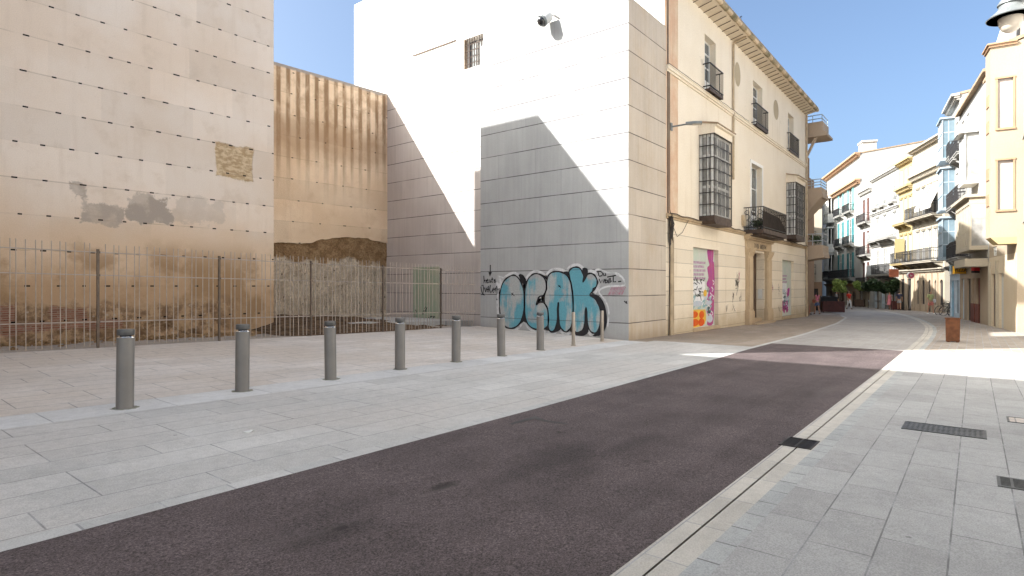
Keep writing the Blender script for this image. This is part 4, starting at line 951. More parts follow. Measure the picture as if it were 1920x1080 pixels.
def street_lamp_arm():
    a = pT(1258, 238, FT); h0 = pT(1291, 231, FT-.05); o = empty('wall_lamp', (a.x, FT, a.z), 0, 'flat grey street light on a long arm fixed to the house corner', 'street lamp')
    s2, t2 = a.x+1.35, FT-.95
    e = pD(1292, 232, 21.0); tip = pD(1316, 231, 20.9)
    L = lambda p: (p.x-a.x, p.y-FT, p.z-a.z)
    MB().box(-.07, .07, -.04, 0, -.14, .14).build('wall_plate', M['lampgrey'], o)
    MB().tube([(0, -.02, 0), L(e)], .03, 8).build('arm', M['lampgrey'], o, True)
    d = (tip-e); dx = Vector((d.x, d.y, 0)).normalized(); nn = Vector((-dx.y, dx.x, 0))
    mb = MB(); lx = d.length
    def fn(a_, b_, c_): p = Vector(L(e))+Vector(d)*(a_/lx)+nn*b_; return (p.x, p.y, p.z+c_)
    mb.prism([(-.12, -.06), (.1, -.12), (lx*.5, -.14), (lx, -.1), (lx, .1), (lx*.5, .14), (.1, .12), (-.12, .06)], fn, -.03, .055); mb.build('lamp_head', M['lampgrey'], o)
    mb = MB(); mb.prism([(.12, -.09), (lx*.9, -.08), (lx*.9, .08), (.12, .09)], fn, -.045, -.031); mb.build('lens', M['diffuser'], o)
street_lamp_arm()
# ------------------------------------------------------------------ houses: a kit of parts
M['far_pane'] = plain('dark_window_pane', (.05, .052, .055), .3, 0, .5, .7, .35)
M['far_white'] = plaster('far_white_render', (.37, .365, .35), (.33, .315, .285), .5, .12, (.45, .38, .3))
M['far_cream'] = plaster('far_cream_render', (.42, .37, .29), (.38, .325, .245), .5, .2, (.45, .35, .22))
M['far_ivory'] = plaster('far_ivory_render', (.36, .325, .265), (.32, .28, .22), .6, .2, (.42, .33, .22))
M['far_yellow'] = plaster('far_yellow_render', (.40, .315, .165), (.36, .28, .14), .5, .2, (.42, .32, .17))
M['far_peach'] = plaster('far_peach_render', (.355, .29, .215), (.33, .265, .19), .5, .15, (.45, .33, .2))
M['far_base'] = plaster('far_sandstone_base', (0.368, 0.296, 0.220), (0.320, 0.248, 0.176), .8, .3, (.25, .18, .12), foot=.4, fz=-1)
M['far_terra'] = plaster('far_terracotta_trim', (.36, .235, .15), (.31, .195, .12), 1, .2)
M['far_beige'] = plaster('beige_concrete', (.42, .325, .24), (.37, .28, .2), .5, .25, (.3, .22, .15))
M['far_brown'] = plaster('brown_render', (.285, .185, .115), (.25, .16, .1), .6, .2)
M['peach_base'] = plaster('warm_cream_ground_floor', (.55, .46, .335), (.50, .40, .28), .6, .25, (.4, .28, .17), foot=.4, fz=-1)
M['far_grey'] = plaster('far_grey_render', (.50, .50, .47), (.45, .45, .42), .5, .2)
M['far_blue'] = plain('pale_blue_joinery', (.29, .35, .40), .5)
M['teal'] = plain('teal_shutter_paint', (.045, .20, .22), .6, 0, .2, 3)
M['teal2'] = plain('light_teal_shutter_paint', (.16, .36, .35), .6, 0, .2, 3)
M['blind'] = plaster('pale_roller_blind', (.42, .365, .335), (.39, .335, .305), 1, .05)
M['awning'] = plain('white_awning_cloth', (.50, .47, .43), .8, 0, .1, 2)
M['brownpaint'] = plain('red_brown_paint', (.15, .045, .03), .6, 0, .2, 3)
M['rail'] = plain('dark_balcony_iron', (.04, .038, .04), .5, .4)
M['railp'] = plain('pale_balcony_iron', (.40, .42, .43), .5, .3)
M['skyblue'] = plain('sky_blue_paint', (.17, .40, .56), .6, 0, .2, 2)
M['palebl'] = plain('pale_blue_paint', (.50, .58, .64), .6, 0, .15, 2)
class House:
    def __init__(s, name, label, org, ang, W, H, Dp, m, zg=-1.2, cat='building', group=None):
        s.o = empty(name, org, ang, label, cat, group); s.W, s.H, s.D, s.m, s.zg = W, H, Dp, m, zg; s.h = []; s.base = None; s.mid = None; s.oz = org[2]
    def win(s, x0, x1, z0, z1, m='joinery', dep=.11, shut=None, pane='glass', bars=(1, 2), head=None, lab=None):
        s.h.append((x0, x1, z0, z1)); b = MB(); f = min(.07, (x1-x0)*.12); y0, y1 = dep-.07, dep
        for a, c in ((x0, x0+f), (x1-f, x1)): b.box(a, c, y0, y1, z0, z1)
        for z in (z0, z1-f): b.box(x0+f, x1-f, y0+.004, y1-.004, z, z+f)
        for i in range(1, bars[0]+1): x = x0+(x1-x0)*i/(bars[0]+1); b.box(x-f*.55, x+f*.55, y0+.006, y1-.006, z0+f, z1-f)
        for i in range(1, bars[1]+1): z = z0+(z1-z0)*i/(bars[1]+1); b.box(x0+f, x1-f, y0+.01, y1-.01, z-f*.4, z+f*.4)
        w_ = b.build('window', M[m], s.o)
        if lab: w_['label'] = lab
        MB().box(x0+.01, x1-.01, y1-.028, y1-.018, z0, z1).build('pane', M['far_pane'], w_)
        if shut:
            hw = (x1-x0)*.48
            for a, sm in ((x0-hw-.02, shut[0]), (x1+.02, shut[1])):
                b = MB(); b.box(a, a+hw, -.07, -.015, z0, z1)
                n = max(6, int((z1-z0)/.16))
                for i in range(n): z = z0+.06+(z1-z0-.12)*i/n; b.quad((a+.05, -.074, z), (a+hw-.05, -.074, z), (a+hw-.05, -.095, z+.05), (a+.05, -.095, z+.05))
                b.build('shutter', M[sm], w_)
        if head: b = MB(); b.box(x0-.14, x1+.14, -.09, 0, z1+.1, z1+.22); b.box(x0-.08, x1+.08, -.045, 0, z1, z1+.1); b.build('window_head', M[head], w_)
        return w_
    def opening(s, x0, x1, z0, z1, m='dark', name='shopfront', arch=False, dep=.12, lab=None):
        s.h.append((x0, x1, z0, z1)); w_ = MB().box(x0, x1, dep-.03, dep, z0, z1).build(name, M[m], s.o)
        if lab: w_['label'] = lab
        if arch:
            r = (x1-x0)/2; c = (x0+x1)/2; b = MB(); N = 10
            for sgn in (-1, 1):
                pts = [(c+sgn*r, z1)]+[(c+sgn*r*math.cos(t*PI/2/N), z1-r+r*math.sin(t*PI/2/N)) for t in range(N+1)]
                fill(b, pts, lambda a, d_, e: (a, -e, d_), -.01)
            b.build('arch_spandrel', M[arch], s.o)
        return w_
    def balcony(s, x0, x1, z, proj=.7, rail='rail', h=1., slab='far_ivory', n=None, name='balcony'):
        b = MB(); b.box(x0, x1, -proj, 0, z-.16, z); b.box(x0-.04, x1+.04, -proj-.05, 0, z-.05, z-.0)
        k = max(2, int((x1-x0)/1.4)+1)
        for i in range(k): x = x0+.15+(x1-x0-.3)*i/(k-1); b.prism([(0, z-.16), (-proj*.8, z-.16), (-proj*.7, z-.28), (0, z-.55)], lambda a, d_, e: (e, a, d_), x-.09, x+.09)
        s_ = b.build(name, M[slab], s.o); b = MB()
        for zr in (z+h, z+.1, z+h*.78):
            b.box(x0, x1, -proj, -proj+.035, zr-.02, zr+.02)
            for x in (x0, x1-.035): b.box(x, x+.035, -proj+.035, 0, zr-.02, zr+.02)
        n = n or int((x1-x0)/.15)
        for i in range(n+1): x = x0+(x1-x0-.03)*i/n; b.box(x, x+.024, -proj+.004, -proj+.032, z, z+h)
        for i in range(1, 4):
            for x in (x0+.005, x1-.03): b.box(x, x+.024, -proj*i/4, -proj*i/4+.024, z, z+h)
        b.build('railing', M[rail], s_); return s_
    def cornice(s, z, h=.4, p=.4, m='far_ivory', dent=True, x0=0, x1=None):
        x1 = s.W if x1 is None else x1; b = MB()
        for q, (zz0, hh, pp) in enumerate(((z, .3, .35), (z+.3*h, .3, .65), (z+.6*h, .4, 1.))): b.box(x0-(.05*q), x1+(.05*q), -p*pp, 0, z+h*.3*q, z+h*.3*q+h*hh)
        if dent:
            x = x0+.1
            while x < x1-.1: b.box(x, x+.12, -p*.6, -p*.35, z+.05*h, z+h*.29); x += .3
        b.build('cornice', M[m], s.o)
    def finish(s, dep=.11, roof=None, pitch=0, over=.25):
        b = MB(); z0 = s.zg
        if s.base:
            facade(b, 0, s.W, s.base[0], s.H, [h for h in s.h if h[3] > s.base[0]], dep); b.cur = 1
            facade(b, 0, s.W, z0, s.base[0], [h for h in s.h if h[2] < s.base[0]], .12); ms = [M[s.m], M[s.base[1]]]; b.cur = 0
        else: facade(b, 0, s.W, z0, s.H, s.h, dep); ms = [M[s.m]]
        for x in (0, s.W): b.quad((x, 0, z0), (x, s.D, z0), (x, s.D, s.H+pitch*.5), (x, s.D*.5, s.H+pitch), (x, 0, s.H))
        b.quad((0, s.D, z0), (s.W, s.D, z0), (s.W, s.D, s.H), (0, s.D, s.H))
        b.build('wall', ms, s.o); b = MB()
        b.prism([(-over, s.H-.02), (-over, s.H+.12), (s.D*.5, s.H+pitch+.14), (s.D+over*.2, s.H+pitch*.5+.13), (s.D, s.H+pitch*.5+.01), (s.D*.5, s.H+pitch+.01)], lambda a, d_, e: (e, a, d_), -.04, s.W+.04)
        b.build('roof', M[roof or 'tilec'], s.o)
        return s.o
# ------------------------------------------------------------------ far row on the bend (right side of the street)
P0 = Vector((57.9, 1.9)); DV = Vector((.927, .375)).normalized(); ROT = math.atan2(-DV.y, -DV.x)
def ua(u): k = K(u); return (34.58-46.48*k)/(.9588*k-.2842)
def za(a, v): return zz(v, 46.48+.9588*a)
def base(a): p = P0+DV*a; return (p.x, p.y, 0)
def gz(a): p = P0+DV*a; return G(p.x, p.y)
# ivory corner house with awnings
def awning_house():
    a1 = ua(1711); H_ = House('awning_house', 'ivory corner house with white awnings, arched ground floor and a dark iron balcony', base(a1), ROT, a1, 13.5, 13, 'far_ivory', -1.5)
    X = lambda u: a1-ua(u); cs = [X(u) for u in (1721, 1731.5, 1743, 1754.5, 1765.5)]; H_.base = (2.75, 'far_base')
    for c in cs: H_.win(c-.33, c+.33, 11.95, 13.05); H_.win(c-.36, c+.36, 7.55, 10.1, head='far_ivory'); H_.win(c-.36, c+.36, 3.7, 6.35, head='far_ivory')
    H_.cornice(13.45, .35, .45); H_.cornice(10.95, .55, .5); H_.cornice(2.75, .3, .3)
    H_.balcony(.3, a1-.35, 7.45, .75, 'rail', 1.0); H_.balcony(.0, a1-.25, 3.65, .85, 'rail', 1.0)
    for c in cs[2:]:
        b = MB(); b.quad((c-.5, -.02, 10.15), (c+.5, -.02, 10.15), (c+.5, -.95, 8.1), (c-.5, -.95, 8.1)); b.quad((c-.5, -.95, 8.1), (c+.5, -.95, 8.1), (c+.5, -.96, 7.85), (c-.5, -.96, 7.85)); b.tube([(c-.5, -.95, 8.1), (c+.5, -.95, 8.1)], .02, 5)
        b.build('awning', M['awning'], H_.o)
    for u in (1721, 1731, 1743, 1755, 1765): c = X(u); H_.opening(c-.33, c+.33, gz(1)-.02 if u in (1743,) else -.05, 2.05, 'dark', 'arched_opening', 'far_base')
    for c in cs: MB().box(c-.69, c-.55, -.14, 0, gz(3)-.2, 2.6).build('pilaster', M['far_base'], H_.o)
    H_.finish()
    b = MB(); b.box(1.2, a1-1.2, 3, 11, 13.6, 15.6); b.build('roof_pavilion', M['far_white'], H_.o)
    b = MB(); rr = random.Random(21)
    for _ in range(26): z = rr.uniform(-.4, 2.3); y = rr.uniform(.5, 3.5); ribbon(b, [(y+rr.gauss(0, .2), z+rr.gauss(0, .15)) for _ in range(3)], .06, lambda a, d_, e: (a1+e, a, d_), .01)
    b.build('wall_scribbles', M['scribble'], H_.o)
    text('corner_plaque', 'CALLE', .2, M['scribble'], H_.o, (a1+.01, 1.4, 3.2), (PI/2, 0, PI/2))
awning_house()
def yellow_house():
    a0, a1 = ua(1711), ua(1686); W = a1-a0
    H_ = House('yellow_house', 'narrow yellow house with ornate cornices beside the ivory awning house', base(a1), ROT, W-.03, 13.2, 13, 'far_yellow', -1.5); H_.base = (2.75, 'far_base')
    for i in range(3):
        c = W*(i+.5)/3; H_.win(c-.3, c+.3, 11.2, 12.6); H_.win(c-.32, c+.32, 7.5, 9.8, head='far_yellow'); H_.win(c-.32, c+.32, 3.75, 6.3, head='far_yellow')
    H_.cornice(13.0, .35, .45, 'far_yellow'); H_.cornice(10.4, .5, .5, 'far_yellow'); H_.cornice(2.75, .3, .3)
    H_.balcony(.2, W-.2, 7.4, .7, 'railp', 1., 'far_yellow'); H_.balcony(.1, W-.1, 3.65, .8, 'rail', 1., 'far_yellow')
    for i in range(2): c = W*(i+.5)/2; H_.opening(c-.5, c+.5, gz(8)-.05, 2.2, 'dark', 'shop_door')
    H_.finish()
    b = MB(); b.box(W*.45, W*.45+.06, -.85, -.06, 4.1, 6.0); b.build('banner', M['far_yellow'], H_.o)
yellow_house()
def white_house():
    a0, a1 = ua(1686)+.05, ua(1635); W = a1-a0
    H_ = House('white_house', 'bright white house with pale balconies between the yellow house and narrow house', base(a1), ROT, W, 13.3, 13, 'far_white', -1.6)
    for u in (1645, 1659, 1677):
        c = a1-ua(u); H_.win(c-.5, c+.5, 10.0, 12.4); H_.balcony(c-.8, c+.8, 9.9, .45, 'railp', .95, 'far_white'); H_.win(c-.5, c+.5, 6.55, 8.9, head='far_white'); H_.win(c-.5, c+.5, 3.0, 5.4)
    H_.balcony(W*.42, W-.6, 6.4, .8, 'railp', 1., 'far_white'); H_.balcony(.3, W*.38, 6.4, .6, 'railp', 1., 'far_white'); H_.balcony(W*.3, W-.1, 2.75, .8, 'rail', 1., 'far_white'); H_.balcony(.2, W*.25, 2.75, .6, 'railp', 1., 'far_white')
    H_.cornice(9.2, .3, .25, 'far_white'); H_.cornice(5.75, .25, .22, 'far_white'); H_.cornice(12.95, .3, .3, 'far_white')
    for x, w_ in ((.6, 1.6), (3.0, 1.4), (W-3.1, 2.2)): H_.opening(x, x+w_, gz(14)-.05, 1.6, 'palebl', 'shopfront')
    H_.finish(pitch=.6)
    text('shop_lettering', 'HOTEL', .55, M['scribble'], H_.o, (W*.62, -.03, 2.05))
white_house()
def narrow_house():
    a0, a1 = ua(1635)+.03, ua(1613); W = a1-a0
    H_ = House('narrow_house', 'narrow pinkish white house with tall paired windows left of the white house', base(a1), ROT, W-.03, 12.3, 12, 'far_white', -1.7)
    for x in (.32, .68):
        c = W*x
        for z in (8.9, 5.2, 1.65): H_.win(c-.45, c+.45, z, z+2.6, 'brownpaint')
    for z in (8.8, 5.1, 1.55): H_.balcony(W*.08, W*.92, z, .6, 'rail', .95, 'far_white')
    H_.cornice(12.1, .5, .4, 'far_white'); H_.opening(.6, W-.6, gz(20)-.1, .85, 'far_cream', 'shopfront'); H_.finish()
    text('shop_lettering', 'TABERNA', .6, M['brass'], H_.o, (W*.5, -.05, 1.05))
narrow_house()
def green_shutter_house():
    a0, a1 = ua(1613), ua(1549); W = a1-a0
    H_ = House('green_shutter_house', 'tall white house with teal shutters, glazed bays and arched terracotta ground floor', base(a1), ROT, W-.03, 17.2, 22, 'far_white', -2); H_.base = (1.5, 'far_base')
    X = lambda u: a1-ua(u)
    for u in (1561, 1577, 1595):
        c = X(u); H_.win(c-.55, c+.55, 14.9, 16.4)
    for u in (1577, 1595):
        c = X(u)
        for z, sh in ((10.9, ('teal2', 'teal2')), (6.9, ('teal', 'teal')), (2.7, ('teal', 'teal'))):
            H_.win(c-.75, c+.75, z, z+3.0, 'joinery', shut=sh)
            if z > 5: H_.balcony(c-1.6, c+1.6, z-.1, .6, 'rail', .95, 'far_white')
    H_.balcony(.3, W-2.2, 2.6, .8, 'rail', 1., 'far_white')
    c = X(1559.5)
    for z in (10.6, 6.4, 2.7):
        b = MB()
        for i in range(5): x = c-1.3+2.6*i/4; b.box(x-.07, x+.07, -.78, -.7, z, z+3.2)
        for zz0 in (z, z+1., z+3.1): b.box(c-1.37, c+1.37, -.785, -.695, zz0, zz0+.12)
        b.box(c-1.4, c+1.4, -.8, 0, z-.2, z); b.box(c-1.4, c+1.4, -.85, 0, z+3.2, z+3.4)
        for x in (c-1.37, c+1.3): b.box(x, x+.07, -.7, 0, z, z+1.0); b.box(x, x+.07, -.4, -.3, z+1., z+3.1)
        by_ = b.build('glazed_bay', M['joinery'], H_.o); MB().box(c-1.3, c+1.3, -.72, -.71, z, z+3.2).build('pane', M['bayglass'], by_)
    H_.cornice(16.9, .5, .6, 'far_terra'); H_.cornice(13.7, .6, .6, 'far_terra')
    for i, u in enumerate((1558, 1569, 1580, 1590, 1601)):
        c = X(u); H_.opening(c-.85, c+.85, gz(30)-.2, .9, 'wood', 'arched_opening', 'far_terra')
    H_.cornice(1.5, .35, .3, 'far_terra', False); H_.finish(pitch=1.6, over=.4)
    b = MB(); b.box(X(1581)-.9, X(1581)+.9, 2, 3.6, 17, 20.0); b.box(X(1581)-1, X(1581)+1, 1.9, 3.7, 20, 20.25); b.build('chimney', M['far_white'], H_.o)
green_shutter_house()
# ------------------------------------------------------------------ right side, nearer
LV = Vector((45.6-32.1, .65+1.3)).normalized(); LROT = math.atan2(-LV.y, -LV.x)
Lp = lambda d: (32.1+LV.x*d, -1.3+LV.y*d, 0)           # d metres along the row, away from the camera
def mirador_house():
    d0, d1 = 14.3, 18.6; W = d1-d0
    H_ = House('glass_bay_house', 'white house with stacked pale blue glazed bays and a sky blue shop door', Lp(d1), LROT, W-.03, 13.6, 10, 'far_white', -1.2); H_.base = (2.6, 'palebl')
    for z in (3.4, 6.7, 10.0):
        for x in (W*.3,):
            b = MB(); w2 = .95
            for i in range(5): q = x-w2+2*w2*i/4; b.box(q-.035, q+.035, -.7, -.63, z, z+2.6)
            for z_ in (z, z+.85, z+1.7, z+2.55): b.box(x-w2-.035, x+w2+.035, -.705, -.625, z_, z_+.07)
            for q in (x-w2, x+w2-.05):
                for z_ in (z, z+.85, z+1.7, z+2.55): b.box(q, q+.05, -.625, 0, z_, z_+.07)
                b.box(q, q+.05, -.36, -.3, z, z+2.6)
            b.box(x-w2-.1, x+w2+.1, -.78, 0, z-.14, z-.003); b.box(x-w2-.1, x+w2+.1, -.8, 0, z+2.63, z+2.75)
            g = b.build('glazed_bay', M['far_blue'], H_.o); pn = MB(); pn.box(x-w2, x+w2, -.67, -.66, z, z+2.6)
            for q in (x-w2+.01, x+w2-.02): pn.box(q, q+.01, -.65, 0, z, z+2.6)
            pn.build('pane', M['glass_blue'], g)
    for z in (3.3, 6.6, 9.9): H_.win(W*.62, W*.85, z, z+2.2); H_.balcony(W*.58, W*.92, z-.06, .5, 'rail', .95, 'far_white')
    H_.opening(W*.1, W*.4, G(50, 1)-.02, 1.9, 'skyblue', 'shop_door'); H_.opening(W*.55, W*.9, G(48, 1)+.3, 1.9, 'glass', 'shopfront'); H_.cornice(2.55, .3, .35, 'far_white', False); H_.cornice(13.3, .4, .45, 'far_white')
    H_.finish(pitch=.8)
mirador_house()
def balcony_house():
    d0, d1 = 5.2, 14.3; W = d1-d0
    H_ = House('gallery_house', 'white house with wooden galleries, small balconies and a canopy over red doors', Lp(d1), LROT, W-.03, 12.2, 10, 'far_white', -1.2); H_.base = (2.6, 'far_base')
    b = MB(); x0, x1 = W*.48, W*.97
    for z in (3.55,):
        b.box(x0, x1, -.75, 0, z+2.1, z+2.45); b.box(x0-.1, x1+.1, -.95, 0, z+2.45, z+2.6)
        n = 9
        for i in range(n+1): x = x0+(x1-x0-.07)*i/n; b.box(x, x+.07, -.74, -.66, z, z+2.1)
        b.box(x0, x1, -.75, 0, z-.2, z)
        b.box(x0, x1, -.72, -.69, z, z+.75)
    g = b.build('gallery', M['far_cream'], H_.o); MB().box(x0+.03, x1-.03, -.68, -.67, 3.55, 5.65).box(x0+.01, x0+.03, -.66, 0, 3.55, 5.65).box(x1-.03, x1-.01, -.66, 0, 3.55, 5.65).build('pane', M['bayglass'], g)
    for x in (W*.08, W*.28):
        for z in (3.3, 6.5, 9.4): H_.win(x, x+.9, z, z+2.2); H_.balcony(x-.3, x+1.2, z-.06, .6, 'rail', .95, 'far_white')
    b = MB(); z = 7.2
    for i in range(5): x = W*.52+1.6*i/4; b.box(x-.05, x+.05, -.62, -.55, z, z+2.6)
    for z_ in (z, z+.9, z+2.5): b.box(W*.52-.05, W*.52+1.65, -.625, -.545, z_, z_+.1)
    b.box(W*.52-.1, W*.52+1.7, -.66, 0, z-.15, z-.003); b.prism([(-.85, z+2.6), (0, z+3.2), (0, z+2.6)], lambda a, d_, e: (e, a, d_), W*.52-.15, W*.52+1.75)
    g = b.build('glazed_bay', M['joinery'], H_.o); MB().box(W*.52, W*.52+1.6, -.6, -.59, z, z+2.6).box(W*.52+.01, W*.52+.03, -.58, 0, z, z+2.6).box(W*.52+1.57, W*.52+1.59, -.58, 0, z, z+2.6).build('pane', M['bayglass'], g)
    b = MB(); b.box(W*.6, W*.99, -.95, -.02, 2.5, 2.9); b.build('canopy', M['far_cream'], H_.o)
    for x, m_, n_ in ((W*.06, 'palebl', 'shopfront'), (W*.3, 'dark', 'shop_door'), (W*.47, 'far_base', 'shopfront'), (W*.62, 'brownpaint', 'shop_door')): H_.opening(x, x+W*.12, G(42, 0)-.02, 1.95, m_, n_)
    b = MB()
    for x in (W*.45, W*.6): b.box(x, x+.12*W, -.04, 0, G(40, 0)-.1, .55)
    b.build('dark_plinth', M['brownpaint'], H_.o); H_.finish(pitch=1.0)
balcony_house()
def peach_house():
    d1 = 5.2; d0 = -.4; W = d1-d0
    H_ = House('peach_house', 'peach house with a big projecting bay and roller-blind windows, far right', Lp(d1), LROT, W, 11.6, 9, 'far_peach', -1.2); H_.base = (2.9, 'peach_base')
    for x in (W*.1, W*.4): H_.opening(x, x+.9, G(34, -1)-.02, 2.1, 'far_grey' if x > 1 else 'wood', 'shop_door'); MB().box(x-.3, x-.1, -.1, 0, -1, 2.7).build('pilaster', M['far_cream'], H_.o)
    H_.win(W*.15, W*.3, 2.95, 3.4); pr = .86; BL = 1.0; xb = W; zb0, zb1 = 3.55, 11.5
    # the bay: its near end is a real facade with two window openings
    e = empty('projecting_bay', (xb, 0, 0), PI/2); e.parent = H_.o; hs = [(-.62, -.12, 4.7, 6.75), (-.62, -.12, 8.1, 10.15)]
    b = MB()
    # end wall in the local frame of e: x runs out of the wall (negative = towards the street), outward -y = towards the camera
    facade(b, -pr, .0, zb0, zb1, hs, .12); b.quad((-pr, 0, zb0), (-pr, BL, zb0), (-pr, BL, zb1), (-pr, 0, zb1)); b.quad((-pr, BL, zb0), (0, BL, zb0), (0, BL, zb1), (-pr, BL, zb1))
    b.quad((-pr, 0, zb1), (0, 0, zb1), (0, BL, zb1), (-pr, BL, zb1)); b.build('bay_wall', M['far_peach'], e)
    b = MB(); b.prism([(-pr, zb0), (0, zb0), (0, zb0-.28), (-pr+.25, zb0-.28)], lambda a, d_, q: (a, q, d_), 0, BL); b.build('bay_soffit', M['far_yellow'], e)
    b = MB(); b.box(-pr-.06, .0, -.07, BL+.05, zb1, zb1+.1); b.box(-pr-.12, .0, -.13, BL+.1, zb1+.1, zb1+.16); b.build('bay_cornice', M['far_terra'], e)
    for h in hs:
        w_ = MB().box(h[0], h[1], .06, .1, h[2], h[3]).build('window', M['blind'], e); b = MB()
        for a, c in ((h[0]-.06, h[0]), (h[1], h[1]+.06)): b.box(a, c, -.03, .05, h[2], h[3])
        b.box(h[0]-.08, h[1]+.08, -.05, .05, h[2]-.09, h[2]); b.box(h[0]-.08, h[1]+.08, -.04, .05, h[3], h[3]+.07); b.build('frame', M['far_terra'], w_)
    for z in (4.9, 6.0, 8, 9.1): MB().box(-pr-.03, -pr, .25, .75, z, z+.5).build('vent_grille', M['far_terra'], e)
    H_.finish(pitch=1.5)
    b = MB(); b.box(W-4.5, W-.1, .25, 4, 11.7, 14.3); b.build('white_attic', M['far_white'], H_.o)
    b = MB(); b.prism([(-.55, 11.8), (-.2, 11.8), (.6, 15.2), (.3, 15.2)], lambda a, d_, q: (q, a, d_), W-BL, W-.5); b.build('slate_mansard', M['far_grey'], H_.o)
peach_house()
def right_house():
    W = 48.; H_ = House('near_right_house', 'cream house edge with glass-fronted balconies at the right border of the photo', (31.6, -2.35, 0), PI, W, 13.5, 9, 'white', -1.5)
    for i in range(12):
        x = 1.2+3.9*i
        for z in (4.2, 7.6): H_.win(x, x+1.1, z, z+2.4); 
    for i in range(7): H_.opening(1.5+6.5*i, 4+6.5*i, G(20, 0)+.1, 2.7, 'glass', 'shopfront')
    for z in (4.1, 7.5):
        b = H_.balcony(.25, 2.4, z, .8, 'railp', 1., 'far_white')
    H_.finish()
right_house()
def left_behind_house():
    H_ = House('corner_house', 'tall cream apartment house on the left behind the viewpoint', (-44, 8, 0), 0, 40, 18.1, 15, 'far_cream', -.5)
    for i in range(9):
        for z in (3.8, 7.4, 11, 14.4): x = 2+4.2*i; H_.win(x, x+1.2, z, z+2.2)
    H_.finish(roof='far_grey', over=0)
left_behind_house()
# ------------------------------------------------------------------ left side beyond the old house
def modern_block():
    S = 42.2; T_ = lambda u: pS(u, 300, S).y; Z_ = lambda v: pS(1530, v, S).z
    o = empty('modern_flats', (S, 9, 0), 0, 'beige block of flats with deep slanted balconies beyond the old cream house', 'building')
    def bx(name, m, s0, s1, t0, t1, z0, z1, par=o): return MB().box(s0-S, s1-S, t0-9, t1-9, z0, z1).build(name, M[m], par)
    b = MB(); b.box(0, 2.3, 0, 8, -1.6, 10.4); b.box(2.3, 12, 1.6, 8, -1.6, 10.4); b.build('wall', M['far_brown'], o)
    b = MB(); b.box(.3, 10, 2.9, 8, 10.4, 12.6); b.build('set_back_storey', M['far_beige'], o)
    tA, tB = T_(1543), T_(1551)
    def balc(zt, zm, zb, tout, tflare, rail, name='balcony'):
        b = MB(); prof = [(9, zt), (tout, zt), (tout, zm+.25), (tflare, zm+.05), (tflare, zm-.1), (tout+.05, zm-.12), (8.9, zb), (9, zb)]
        b.prism([(t-9, z) for t, z in prof], lambda a, d_, e: (e, a, d_), -.05, 1.9); q = b.build(name, M['far_beige'], o)
        b = MB()
        for i, h in enumerate(rail): b.tube([(-.0, -.05, zt+h), (-.0, tout-9+.05, zt+h), (1.85, tout-9+.05, zt+h)], .03, 6)
        for x in (0, 1.85): b.tube([(x, tout-9+.05, zt), (x, tout-9+.05, zt+rail[-1])], .025, 5)
        b.tube([(0, tout-9+.6, zt), (0, tout-9+.6, zt+rail[-1])], .025, 5)
        b.build('railing', M['railp'] if name == 'balcony' else M['far_blue'], q)
        return q
    balc(Z_(229), Z_(253), Z_(256), tA, tB, (.2, .45), 'roof_terrace')
    balc(Z_(352), Z_(368), Z_(405), T_(1541), T_(1543), (.18, .36, .55))
    balc(Z_(460), Z_(480), Z_(488), T_(1543), T_(1545), (.3, .75))
    b = MB(); b.prism([(-.9, Z_(258)), (-.75, Z_(258)), (-.05, Z_(300)), (-.05, Z_(310))], lambda a, d_, e: (e, a, d_), .0, .18); b.build('slanted_strut', M['far_beige'], o)
    for z in (Z_(345), Z_(470)):
        w_ = MB().box(-.03, .0, .05, .8, z+.1, z+2.1).build('window', M['joinery'], o); MB().box(-.045, -.03, .12, .73, z+.15, z+2.05).build('pane', M['glass'], w_)
    MB().box(-.04, 0, -.02, .9, -1.5, 1.8).build('shopfront', M['dark'], o)
    foliage(o, 'balcony_plants', [(.3+.7*i, T_(1524)-9, Z_(455)+.3, .3) for i in range(3)], 120, .07, M['leaf_dark'])
modern_block()
def left_far(name, label, org, ang, W, H, m, rows, cols, base_m=None):
    H_ = House(name, label, org, ang, W, H, 14, m, -2.2)
    if base_m: H_.base = (base_m[0], base_m[1])
    for i in range(cols):
        c = W*(i+.5)/cols
        for z in rows: H_.win(c-.5, c+.5, z, z+2.1); H_.balcony(c-.85, c+.85, z-.08, .5, 'rail', .9, m)
    H_.opening(W*.15, W*.42, -1.3, 1.2, 'dark'); H_.opening(W*.5, W*.96, -1.3, 1.3, 'dark'); H_.finish(over=.2); return H_
left_far('cream_corner_house', 'pale cream house with small balconies glimpsed past the flats', (56.4, 18.54, 0), -PI/2+math.radians(11.5), 8, 8.7, 'far_cream', (2.6, 5.6), 3, (1.9, 'far_brown'))
left_far('street_house', 'long cream house lining the left of the bend', (73, 14.2, 0), math.radians(15), 12, 10.8, 'far_cream', (2.4, 5.6, 8.3), 4)
left_far('grey_house', 'tall grey-white house closing the view behind the flats', (86, 34, 0), -PI/2, 16.5, 14.2, 'far_grey', (3, 6.5, 10), 4)
